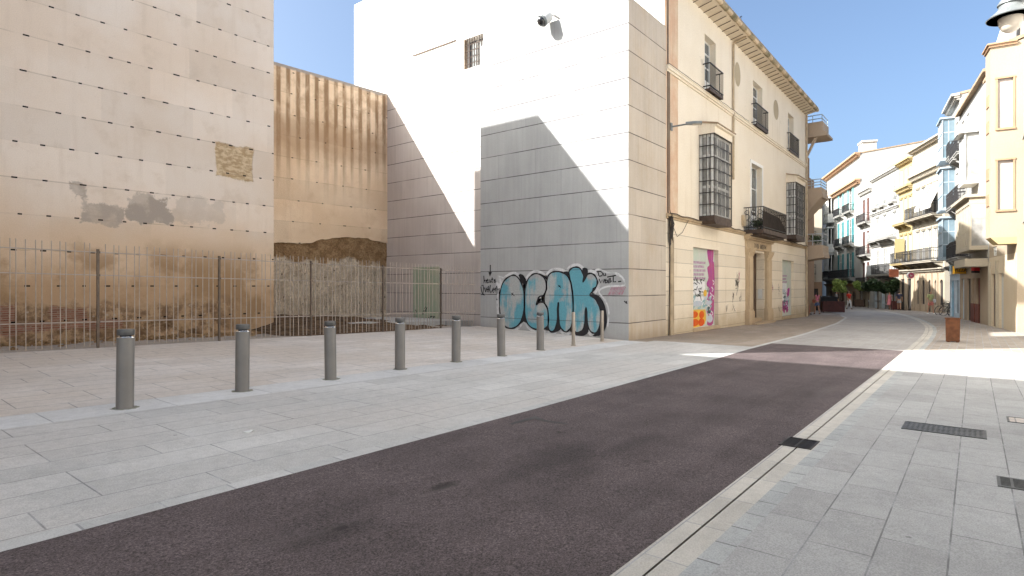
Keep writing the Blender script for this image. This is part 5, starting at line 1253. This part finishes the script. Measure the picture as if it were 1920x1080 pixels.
# ------------------------------------------------------------------ covers and grates in the pavement
def flat_thing(name, label, cat, u, v, w_, l, ang=0., kind='plate', mat='iron', group=None):
    p = pG(u, v); o = empty(name, (p.x, p.y, p.z), ang, label, cat, group)
    Zl = lambda x, y: G(p.x+x*math.cos(ang)-y*math.sin(ang), p.y+x*math.sin(ang)+y*math.cos(ang))-p.z
    def bx(b, x0, x1, y0, y1, h0, h1):
        i = len(b.v); q = [(x0, y0), (x1, y0), (x1, y1), (x0, y1)]; b.v += [(x, y, Zl(x, y)+h0) for x, y in q]+[(x, y, Zl(x, y)+h1) for x, y in q]
        for f in ((0, 3, 2, 1), (4, 5, 6, 7), (0, 1, 5, 4), (1, 2, 6, 5), (2, 3, 7, 6), (3, 0, 4, 7)): b.f.append(tuple(i+k for k in f)); b.mi.append(b.cur)
    b = MB(); f = .022
    for a in ((-l/2, l/2, -w_/2, -w_/2+f), (-l/2, l/2, w_/2-f, w_/2), (-l/2, -l/2+f, -w_/2+f, w_/2-f), (l/2-f, l/2, -w_/2+f, w_/2-f)): bx(b, *a, -.02, .007)
    b.build('frame', M[mat], o); b = MB()
    if kind == 'plate':
        bx(b, -l/2+f, l/2-f, -w_/2+f, w_/2-f, -.02, .004)
        b.build('cover_plate', M['castplate'], o)
        b = MB(); n = int(w_/.05); m_ = int(l/.05)
        for i in range(m_):
            for j in range(n):
                x, y = -l/2+.05+(l-.1)*i/(m_-1), -w_/2+.05+(w_-.1)*j/(n-1)
                if (i+j) % 2: bx(b, x-.017, x+.017, y-.006, y+.006, .004, .006)
                else: bx(b, x-.006, x+.006, y-.017, y+.017, .004, .006)
        b.build('tread_pattern', M['castplate'], o)
    elif kind == 'stone':
        bx(b, -l/2+f, l/2-f, -w_/2+f, w_/2-f, -.02, .004); b.build('cover_plate', M['plaza'], o)
    else:
        bx(b, -l/2+f, l/2-f, -w_/2+f, w_/2-f, -.02, .002); b.build('pit', M['black'], o); b = MB()
        n = kind[1]
        for i in range(1, n): x = -l/2+l*i/n; bx(b, x-.008, x+.008, -w_/2+f, w_/2-f, -.01, .0065)
        for j in range(1, kind[2]): y = -w_/2+w_*j/kind[2]; bx(b, -l/2+f, l/2-f, y-.009, y+.009, -.01, .0072)
        b.build('grating', M[mat], o)
    return o
M['castplate'] = plain('worn_cast_iron', (.075, .078, .08), .5, .5, .35, 5)
flat_thing('access_cover', 'dark rectangular cast-iron cover in the right pavement', 'manhole cover', 1769, 806, .50, .76, PI/2, 'plate', 'castplate')
flat_thing('drain_grate', 'black iron grate across the kerb channel beside the road', 'drain grate', 1499, 831, .30, .42, 0, ('g', 8, 2), 'iron')
flat_thing('drain_grate', 'grate with steel bars at the right border of the photo', 'drain grate', 1912, 909, .28, .34, 0, ('g', 9, 3), 'castplate')
flat_thing('access_cover', 'small tan stone-filled cover at the right border of the photo', 'manhole cover', 1914, 789, .26, .40, 0, 'stone', 'castplate')
def tar_stroke():
    b = MB(); pts = [pG(u, v) for u, v in ((957, 796), (985, 788), (1003, 783), (1020, 789), (1063, 795))]
    L = [(p.x, p.y) for p in pts]; ribbon(b, L, [.05, .08, .17, .07, .05], lambda a, c, d: (a, c, G(a, c)+d), .003)
    tag(b.build('tar_mark', M['black_tar']), 'dark bent tar smear on the road', 'tar mark')
M['black_tar'] = plain('dark_tar', (.02, .016, .016), .6, 0, .3, 9)
tar_stroke()
def litter():
    p = pG(468, 810); b = MB(); rr = random.Random(3); ring = [(.07*math.cos(t)*rr.uniform(.6, 1.1), .03*math.sin(t)*rr.uniform(.5, 1.2)) for t in [k*PI/6 for k in range(12)]]
    b.prism(ring, lambda a, c, d: (a, c, d+.012*math.sin(a*60)), .004, .007); o = b.build('paper_scrap', M['joinery']); o.location = p
    tag(o, 'small crumpled white scrap of paper on the grey paving', 'litter')
litter()
# ------------------------------------------------------------------ planters
def planter(name, label, p, w_, l, h, ang, m, plant=None, taper=.0, group=None, rim=.035):
    o = empty(name, p, ang, label, 'planter', group); b = MB(); t = .03
    a, c = w_/2, l/2; k = 1-taper
    ring = [(-a, -c), (a, -c), (a, c), (-a, c)]
    i = len(b.v); b.v += [(x*k, y*k, .03) for x, y in ring]+[(x, y, h) for x, y in ring]+[(x-math.copysign(t, x), y-math.copysign(t, y), h) for x, y in ring]+[(x-math.copysign(t, x), y-math.copysign(t, y), h-.12) for x, y in ring]
    for q in range(4):
        r = (q+1) % 4
        for L in (0, 4, 8): b.f.append((i+L+q, i+L+r, i+L+4+r, i+L+4+q)); b.mi.append(0)
    b.f.append((i+3, i+2, i+1, i)); b.mi.append(0)
    for sx in (-1, 1):
        for sy in (-1, 1): b.box(sx*(a*k-.06)-.04, sx*(a*k-.06)+.04, sy*(c*k-.06)-.04, sy*(c*k-.06)+.04, -.02, .03)
    b.build('box', m, o); b = MB()
    b.box(-a-.02, a+.02, -c-.02, -c+rim, h-.003, h+.03); b.box(-a-.02, a+.02, c-rim, c+.02, h-.003, h+.03); b.box(-a-.02, -a+rim, -c+rim, c-rim, h-.003, h+.03); b.box(a-rim, a+.02, -c+rim, c-rim, h-.003, h+.03)
    b.build('rim', m, o)
    MB().box(-a+t, a-t, -c+t, c-t, h-.14, h-.06).build('soil', M['dirt'], o)
    if plant: foliage(o, 'plants', plant[0], plant[1], plant[2], plant[3], 5)
    return o
planter('steel_planter', 'tapered rusty steel planter alone on the right pavement', pG(1786.5, 641), .385, .385, .755, .02, M['corten'], taper=.05)
M['maroon'] = plain('dark_maroon_board', (.075, .018, .014), .55, 0, .25, 4)
planter('long_planter', 'long low maroon planter in front of the black bins, left of the far street', at(1561, 47.5), .95, 1.6, .85, .35, M['maroon'])
planter('far_planter', 'dark square planter beneath the orange tree beside the man in red', at(1612, 66), .9, .9, .8, 0, M['wood'])
planter('far_planter', 'maroon square planter beside the woman in the pink dress', at(1680, 55), .7, .7, .8, .3, M['maroon'])
def bins():
    for i, (u, Y, l) in enumerate(((1545, 50.2, 'black wheeled bin nearest the flats behind the maroon planter'), (1557, 51.2, 'black wheeled bin behind the long maroon planter, right of the two'))):
        p = at(u, Y); o = empty('wheeled_bin', p, .5, l, 'bin', 'black bins behind the planter')
        b = MB(); k = [(-.5, -.42), (.5, -.42), (.5, .42), (-.5, .42)]; j = len(b.v); b.v += [(x*.86, y*.86, .12) for x, y in k]+[(x, y, 1.1) for x, y in k]
        for q in range(4): r = (q+1) % 4; b.f.append((j+q, j+r, j+4+r, j+4+q)); b.mi.append(0)
        b.f += [(j+3, j+2, j+1, j), (j+4, j+5, j+6, j+7)]; b.mi += [0, 0]; b.build('body', M['black'], o)
        MB().prism([(-.48, 1.1), (.48, 1.1), (.5, 1.16), (.1, 1.3), (-.48, 1.2)], lambda a, c, d: (d, a, c), -.54, .54).build('lid', M['black'], o)
        for sx in (-.4, .4):
            for sy in (-.3, .3): MB().tube([(sx-.03, sy, .07), (sx+.03, sy, .07)], .07, 10).build('wheel', M['iron'], o)
bins()
# ------------------------------------------------------------------ street trees
def tree(label, p, h, cr, m, seed, n=270, trunk=.06, lean=0.):
    o = empty('orange_tree', p, seed*.7, label, 'tree', 'small trees along the far street'); rr = random.Random(seed); th = h-cr*1.5; b = MB()
    b.tube([(0, 0, -.1), (lean*.3, .01, th*.5), (lean, .0, th), (lean+.02, 0, th+cr*.8)], [trunk*1.3, trunk, trunk*.9, trunk*.4], 8)
    bl = []
    for i in range(7):
        a = i*2.4; r = cr*rr.uniform(.35, .6); z = th+cr*rr.uniform(.35, 1.25); x, y = lean+r*math.cos(a), r*math.sin(a)
        b.tube([(lean, 0, th-.05+.05*i), (lean+(x-lean)*.6, y*.6, z-cr*.2), (x, y, z)], [trunk*.5, trunk*.3, trunk*.12], 5); bl.append((x, y, z, cr*rr.uniform(.3, .52)))
    bl.append((lean, 0, h-cr*.7, cr*.5)); b.build('trunk', M['bark'], o, True)
    foliage(o, 'crown', bl, n, .125, m, seed)
    return o
tree('sunlit yellow-green orange tree in front of the teal shutters', at(1574, 64), 3.05, .98, M['leaf_sunlit'], 1)
tree('pale green orange tree right of the man in red', at(1613, 67), 2.9, .85, M['leaf_sunlit'], 2)
tree('thin dark tree in front of the narrow house, left of the chairs', at(1628, 63), 2.75, .85, M['leaf_dark'], 3, lean=-.05)
tree('dark round tree standing among the cafe chairs', at(1646, 59), 3.0, .9, M['leaf_dark'], 4)
tree('largest dark tree beside the woman in pink, before the white house', at(1675, 57), 3.05, 1.1, M['leaf_dark'], 5, 330, .07)
tree('small dark bushy tree squeezed between two larger dark trees', at(1661, 60), 2.6, .7, M['leaf_dark'], 6)
# ------------------------------------------------------------------ cafe chairs
def chairs():
    root = empty('cafe_chair', (0, 0, 0))
    b = MB(); b.box(-.21, .21, -.21, .21, .44, .465)
    b.build('seat', M['railp'], root)
    for x in (-.19, .19):
        for y in (-.19, .19): MB().tube([(x*1.1, y*1.1, 0), (x, y, .445)], .014, 6).build('leg', M['railp'], root)
    b = MB()
    for x in (-.19, .19): b.tube([(x, .19, .46), (x, .25, .86)], .014, 6)
    b.box(-.2, .2, .225, .25, .62, .84); b.build('backrest', M['railp'], root)
    L = [(1634, 61, .3, 'pale cafe chair left of the round dark tree'), (1641, 60.5, 2.4, 'pale cafe chair turned away beside the round dark tree'), (1652, 60, -.6, 'pale cafe chair right of the round dark tree'), (1658, 59, 2.9, 'pale cafe chair nearest the woman in pink')]
    for i, (u, Y, rz, l) in enumerate(L):
        o = root if i == 0 else copy_tree(root); o.location = at(u, Y); o.rotation_euler = (0, 0, rz); tag(o, l, 'chair', 'cafe chairs on the far terrace')
chairs()
# ------------------------------------------------------------------ bicycles
def bikes():
    root = empty('bicycle', (0, 0, 0)); r = .335
    for x in (-.52, .52):
        w_ = MB().tube([(x+r*math.cos(t*PI/12), 0, r+r*math.sin(t*PI/12)) for t in range(25)], .02, 6, False).build('wheel', M['black'], root)
        b = MB()
        for t in range(12): a = t*PI/6; b.tube([(x, .0, r), (x+r*math.cos(a), 0, r+r*math.sin(a))], .004, 4)
        b.tube([(x, -.05, r), (x, .05, r)], .02, 6); b.build('spokes', M['steel'], w_)
    b = MB(); bb, st_, hd, ra, fa = (-.06, 0, .3), (-.2, 0, .8), (.34, 0, .82), (-.52, 0, r), (.52, 0, r)
    for p, q in ((bb, st_), (bb, hd), ((-.19, 0, .74), (.33, 0, .78)), (ra, bb), (ra, (-.19, 0, .74)), (hd, (.39, 0, .6)), ((.39, 0, .6), fa), (hd, (.31, 0, .95))): b.tube([p, q], .019, 6)
    b.build('frame', M['iron'], root)
    MB().tube([(.26, -.28, .98), (.33, -.2, 1.0), (.31, 0, .96), (.33, .2, 1.0), (.26, .28, .98)], .014, 6).build('handlebar', M['iron'], root)
    MB().prism([(-.34, -.07), (-.08, -.02), (-.08, .02), (-.34, .07)], lambda a, c, d: (a, c, d), .84, .9).tube([(-.2, 0, .8), (-.22, 0, .85)], .014, 6).build('saddle', M['black'], root)
    b = MB(); b.lathe([(.0, -.01), (.09, -.01), (.09, .01), (0, .01)], 14); c_ = b.build('chainring', M['iron'], root); c_.location = (-.06, .03, .3); c_.rotation_euler = (PI/2, 0, 0)
    for i, (u, Y, rz, l) in enumerate(((1771, 42.5, -.75, 'dark bicycle parked against the corner, nearest the man in pink shorts'), (1783, 41.5, -.95, 'dark bicycle parked nearest the blue shop door'), (1793, 40.5, -.6, 'dark bicycle half hidden behind the blue shop corner'))):
        o = root if i == 0 else copy_tree(root); o.location = at(u, Y); o.rotation_euler = (.12, 0, rz); tag(o, l, 'bicycle', 'bicycles parked at the corner')
bikes()
# ------------------------------------------------------------------ people
M['skin'] = plain('skin', (.40, .22, .14), .55, 0, .1, 6); M['hair_dark'] = plain('dark_hair', (.03, .02, .015), .5); M['hair_grey'] = plain('grey_hair', (.3, .28, .26), .6)
def cloth(name, c): M[name] = plain(name, c, .85, 0, .2, 8); return M[name]
def skin_mesh(name, chains, m, parent, root=None, sub=2):
    """chains: lists of (point, radius); equal points are shared; grown with a Skin modifier"""
    bm = bmesh.new(); lay = bm.verts.layers.skin.verify(); vs = {}
    def V(p, r):
        k = tuple(round(q, 4) for q in p)
        if k not in vs: v = bm.verts.new(p); v[lay].radius = (r, r) if not isinstance(r, tuple) else r; vs[k] = v
        return vs[k]
    for ch in chains:
        prev = None
        for p, r in ch:
            v = V(p, r)
            if prev is not None and not bm.edges.get((prev, v)): bm.edges.new((prev, v))
            prev = v
    first = vs[tuple(round(q, 4) for q in chains[0][0][0])]; first[lay].use_root = True
    me = D.meshes.new(name); bm.to_mesh(me); bm.free(); me.materials.append(m)
    o = D.objects.new(name, me); COL.objects.link(o); s = o.modifiers.new('skin', 'SKIN'); s.use_smooth_shade = True
    u = o.modifiers.new('sub', 'SUBSURF'); u.levels = sub; u.render_levels = sub; bpy.context.view_layer.update()
    dg = bpy.context.evaluated_depsgraph_get(); m2 = D.meshes.new_from_object(o.evaluated_get(dg)); m2.name = name
    o.modifiers.clear(); o.data = m2; D.meshes.remove(me); o.parent = parent
    return o
def person(label, p, face, top, bottom, hair='hair_dark', stride=.18, female=False, sleeves=True, dress=None, longhair=False, height=1.72, bald=False, shorts=True, shoes='black', bag=None, sw=1.):
    o = empty('person', p, face, label, 'person'); k = height/1.72; W_ = (.155 if female else .185)*sw; hp = .085
    V = lambda x, y, z: (x*k, y*k, z*k)                      # faces -y
    body = [[(V(0, 0, .95), .115*sw), (V(0, .0, 1.1), .105*sw if not female else .088), (V(0, 0, 1.28), .12*sw), (V(0, .01, 1.41), .085), (V(0, .0, 1.49), .05), (V(0, -.012, 1.545), .058), (V(0, -.005, 1.64), (.075, .09)), (V(0, 0, 1.69), .06)]]
    kn, an = {}, {}
    for s in (-1, 1):
        f = -stride*s
        kn[s] = V(s*hp*1.05, f*.5-.03, .5); an[s] = V(s*hp, f+(.05 if f > 0 else 0), .085)
        body.append([(V(0, 0, .95), .115), (V(s*hp, 0, .88), .088*sw), (kn[s], .056), (V(s*hp, f*.75, .3), .052), (an[s], .035), (V(s*hp*1.1, f-.06+(.05 if f > 0 else 0), .045), .035), (V(s*hp*1.2, f-.15+(.05 if f > 0 else 0), .03), .026)])
        sh = V(s*W_, 0.01, 1.4); el = V(s*(W_+.06), f*-.35+.04, 1.13); wr = V(s*(W_+.07), f*-.7-.06, .9); pm = V(s*(W_+.07), f*-.75-.08, .83)
        body.append([(V(0, .01, 1.41), .085), (sh, .052), (el, .038), (wr, .026), (pm, .028)])
        for q in range(4): body.append([(pm, .028), (V(s*(W_+.075), f*-.75-.045-.022*q, .775), .0095), (V(s*(W_+.06), f*-.75-.05-.022*q, .735+.006*abs(q-1)), .008)])
        body.append([(pm, .028), (V(s*(W_+.05), f*-.75-.13, .80), .0095), (V(s*(W_+.035), f*-.75-.14, .765), .008)])
    body.append([(V(0, -.005, 1.64), .08), (V(0, -.095, 1.605), .014)])      # nose
    b = skin_mesh('body', body, M['skin'], o, sub=1)
    fc = MB()
    for s in (-1, 1): fc.lathe([(0, -.01), (.011, 0), (0, .01)], 8, V(s*.03, -.083, 1.625)); fc.lathe([(0, -.03), (.018, 0), (0, .03)], 8, V(s*.082, .005, 1.61))
    fc.box(-.025, .025, -.088*k, -.08*k, 1.563*k, 1.57*k); fc.build('face_features', M['hair_dark'] if not bald else M['skin'], b)
    if not bald:
        hr = [[(V(0, .02, 1.68), .085), (V(0, .04, 1.63), .085), (V(0, .055, 1.56), .06)]]
        if longhair: hr[0] += [(V(0, .07, 1.45), .06), (V(0, .075, 1.33), .04)]
        skin_mesh('hair', hr, M[hair], o, sub=1)
    g = .016
    if dress:
        MB().lathe([(.12*k, 1.43*k), (.15*k, 1.3*k), (.125*k, 1.1*k), (.17*k, .92*k), (.24*k, .45*k), (.235*k, .45*k)], 16).build('dress', dress, o, True)
    else:
        t = [[(V(0, 0, .95), .125*sw+g), (V(0, 0, 1.1), .115*sw+g if not female else .1), (V(0, 0, 1.28), .128*sw+g), (V(0, .01, 1.41), .09+g)]]
        for s in (-1, 1):
            f = -stride*s; t.append([(V(0, .01, 1.41), .09+g), (V(s*W_, .01, 1.4), .06+g)]+([(V(s*(W_+.045), f*-.25+.03, 1.2), .052+g)] if sleeves else []))
        skin_mesh('top', t, top, o, sub=1)
        t = [[(V(0, 0, .97), .12*sw+g), (V(0, 0, .93), .12*sw+g)]]
        for s in (-1, 1):
            f = -stride*s; c = [(V(0, 0, .93), .12*sw+g), (V(s*hp, 0, .86), .095*sw+g), (V(s*hp*1.05, f*.3-.02, .62), .085+g)]
            if not shorts: c += [(kn[s], .068), (V(s*hp, f*.75, .3), .064), (V(s*hp, f+(.05 if f > 0 else 0), .12), .055)]
            t.append(c)
        skin_mesh('shorts' if shorts else 'trousers', t, bottom, o, sub=1)
    for s in (-1, 1):
        f = -stride*s; y = f+(.05 if f > 0 else 0)
        skin_mesh('shoe', [[(V(s*hp, y+.03, .055), .046), (V(s*hp*1.1, y-.07, .045), .045), (V(s*hp*1.2, y-.16, .035), .033)]], M[shoes], o, sub=1)
    if bag: MB().lathe([(.0, 0), (.09, .02), (.11, .2), (.06, .27), (0, .28)], 10, V(W_+.1, .02, .85)).build('bag', bag, o, True)
    return o
ry = lambda u: math.atan2(ST*0+CT*1, 1)*0
def facing(d): return TH-PI/2+d                # d = 0: facing the camera
white_ = cloth('white_cotton', (.7, .7, .68)); red_ = cloth('red_cotton', (.62, .05, .03)); pinkt = cloth('pink_cotton', (.62, .19, .26)); denim = cloth('blue_denim', (.10, .15, .27)); olive = cloth('yellow_green_cotton', (.36, .38, .16)); salmon = cloth('salmon_cotton', (.62, .20, .16)); grey_ = cloth('grey_cotton', (.35, .35, .36)); navy = cloth('dark_navy_cotton', (.03, .035, .07)); rusty = cloth('rust_patterned_cotton', (.30, .09, .06)); pinkd = cloth('pink_dress_cotton', (.60, .20, .22))
person('woman in a pink top and short denim shorts walking away by the flats', at(1532, 42.6), facing(PI), pinkt, denim, female=True, sleeves=False, longhair=True, height=1.66, shoes='brownpaint', bag=rusty)
person('person in rust-coloured clothes half hidden by the corner of the old house', at(1513, 42.0), facing(.4), rusty, rusty, female=True, height=1.62, shorts=False)
person('man in a red shirt and white trousers walking in the middle of the street', at(1592, 56), facing(.2), red_, white_, hair='hair_grey', shorts=False, height=1.74)
person('bald man in a yellow-green shirt and salmon shorts carrying a bag on the right', at(1745, 44.3), facing(.1), olive, salmon, bald=True, sw=1.15, height=1.76, shoes='joinery', bag=white_)
person('woman in a long pink dress beside the maroon planter', at(1668, 56.2), facing(-1.2), pinkt, pinkt, female=True, dress=pinkd, longhair=True, height=1.66, stride=.05)
person('person in dark clothes behind the maroon planter', at(1686, 54), facing(2.6), navy, grey_, shorts=True, height=1.76)
person('person in black and white clothes behind the bins', at(1568, 55), facing(1.2), grey_, navy, shorts=False, height=1.7, stride=.1)
# ------------------------------------------------------------------ hanging signs
def sign(name, label, u, v, Y, w_, h, cols, txt=None, shape='box', tcol='joinery', tsize=.3, rz=None, group=None):
    p = pD(u, v, Y); rz = TH-PI/2+.25 if rz is None else rz; o = empty(name, p, rz, label, 'sign', group)
    MB().tube([(w_/2, 0, h*.1), (w_/2+.6, .15, h*.1)], .03, 6).build('bracket', M['iron'], o)
    if shape == 'oval':
        ring = [(w_/2*math.cos(t*PI/16), h/2*math.sin(t*PI/16)) for t in range(32)]
        MB().prism(ring, lambda a, c, d: (a, d, c), -.07, .07).build('panel', M[cols[0]], o); MB().prism([(a*.88, c*.82) for a, c in ring], lambda a, c, d: (a, d, c), -.078, -.071).build('face', M[cols[1]], o)
    else:
        n = len(cols)
        for i, c in enumerate(cols): MB().box(-w_/2, w_/2, -.07, .07, -h/2+h*i/n+.002, -h/2+h*(i+1)/n).build('panel', M[c], o)
    if txt: text('lettering', txt, tsize, M[tcol], o, (0, -.085, -.0 if shape == 'oval' else -h*.02), wide=.9)
    return o
M['sign_yellow'] = plain('sign_yellow', (.72, .38, .03), .4); M['sign_red'] = plain('sign_red', (.62, .03, .035), .4); M['sign_blue'] = plain('sign_blue', (.03, .05, .30), .4); M['sign_magenta'] = plain('sign_magenta', (.42, .04, .13), .4)
M['sign_dark'] = plain('sign_dark', (.03, .028, .035), .4); M['sign_brick'] = plain('sign_brick', (.42, .13, .07), .5); M['sign_grey'] = plain('sign_grey', (.25, .32, .36), .4)
sign('shop_sign', 'yellow sign reading PIZZA beneath a small blue oval at the right', 1799, 506, 34.2, .85, .47, ['sign_yellow'], 'PIZZA', tcol='sign_dark', tsize=.36)
sign('oval_sign', 'small blue oval sign on top of the yellow PIZZA sign', 1798, 499.5, 34.0, .36, .26, ['joinery', 'sign_blue'], 'TELE', 'oval', tsize=.1)
sign('oval_sign', 'magenta oval shop sign with a pale rim above the far arcade', 1707, 516.5, 50, .72, .56, ['joinery', 'sign_magenta'], 'Bar', 'oval', tsize=.24)
sign('shop_sign', 'red sign with a dark lower half near the canopy', 1829, 505.5, 30.6, .40, .36, ['sign_dark', 'sign_red', 'sign_red'])
sign('shop_sign', 'grey-blue panel sign just left of the PIZZA sign', 1785, 506, 35.6, .3, .6, ['joinery', 'sign_grey', 'sign_grey'])
sign('shop_sign', 'brick-red projecting sign between the white and yellow houses', 1676, 512, 55, 1.0, .75, ['sign_brick'])
# ------------------------------------------------------------------ wall lantern, top right
def lantern():
    c = pD(1895, 34, 11.0); wall_t = -2.35; o = empty('street_lantern', c, 0, 'large grey bell-shaped street lantern hanging at the top right', 'street lamp')
    b = MB().lathe([(.315, .0), (.322, .012), (.30, .03), (.22, .10), (.17, .15), (.155, .2), (.15, .215), (.175, .225), (.17, .25), (.12, .33), (.075, .37), (.07, .42), (.035, .44), (.0, .45)], 40)
    b.build('hood', M['lampgrey'], o, True)
    MB().lathe([(.31, .0), (.2, .06), (.165, .08)], 40).build('hood_lining', M['lampgrey'], o, True)
    MB().lathe([(.165, .09), (.165, -.02), (.155, -.1), (.12, -.18), (.06, -.225), (.0, -.235)], 32).build('glass_globe', M['diffuser'], o, True)
    o.scale = (1.16, 1.16, 1.16); dy = (wall_t-c.y)/1.16
    MB().tube([(0, 0, .43), (0, -.03, .55), (0, -.2, .68), (0, dy*.6, .72), (0, dy, .6)], .028, 8).build('bracket_arm', M['lampgrey'], o, True)
    MB().box(-.08, .08, dy, dy+.03, .4, .8).build('wall_plate', M['lampgrey'], o)
lantern()
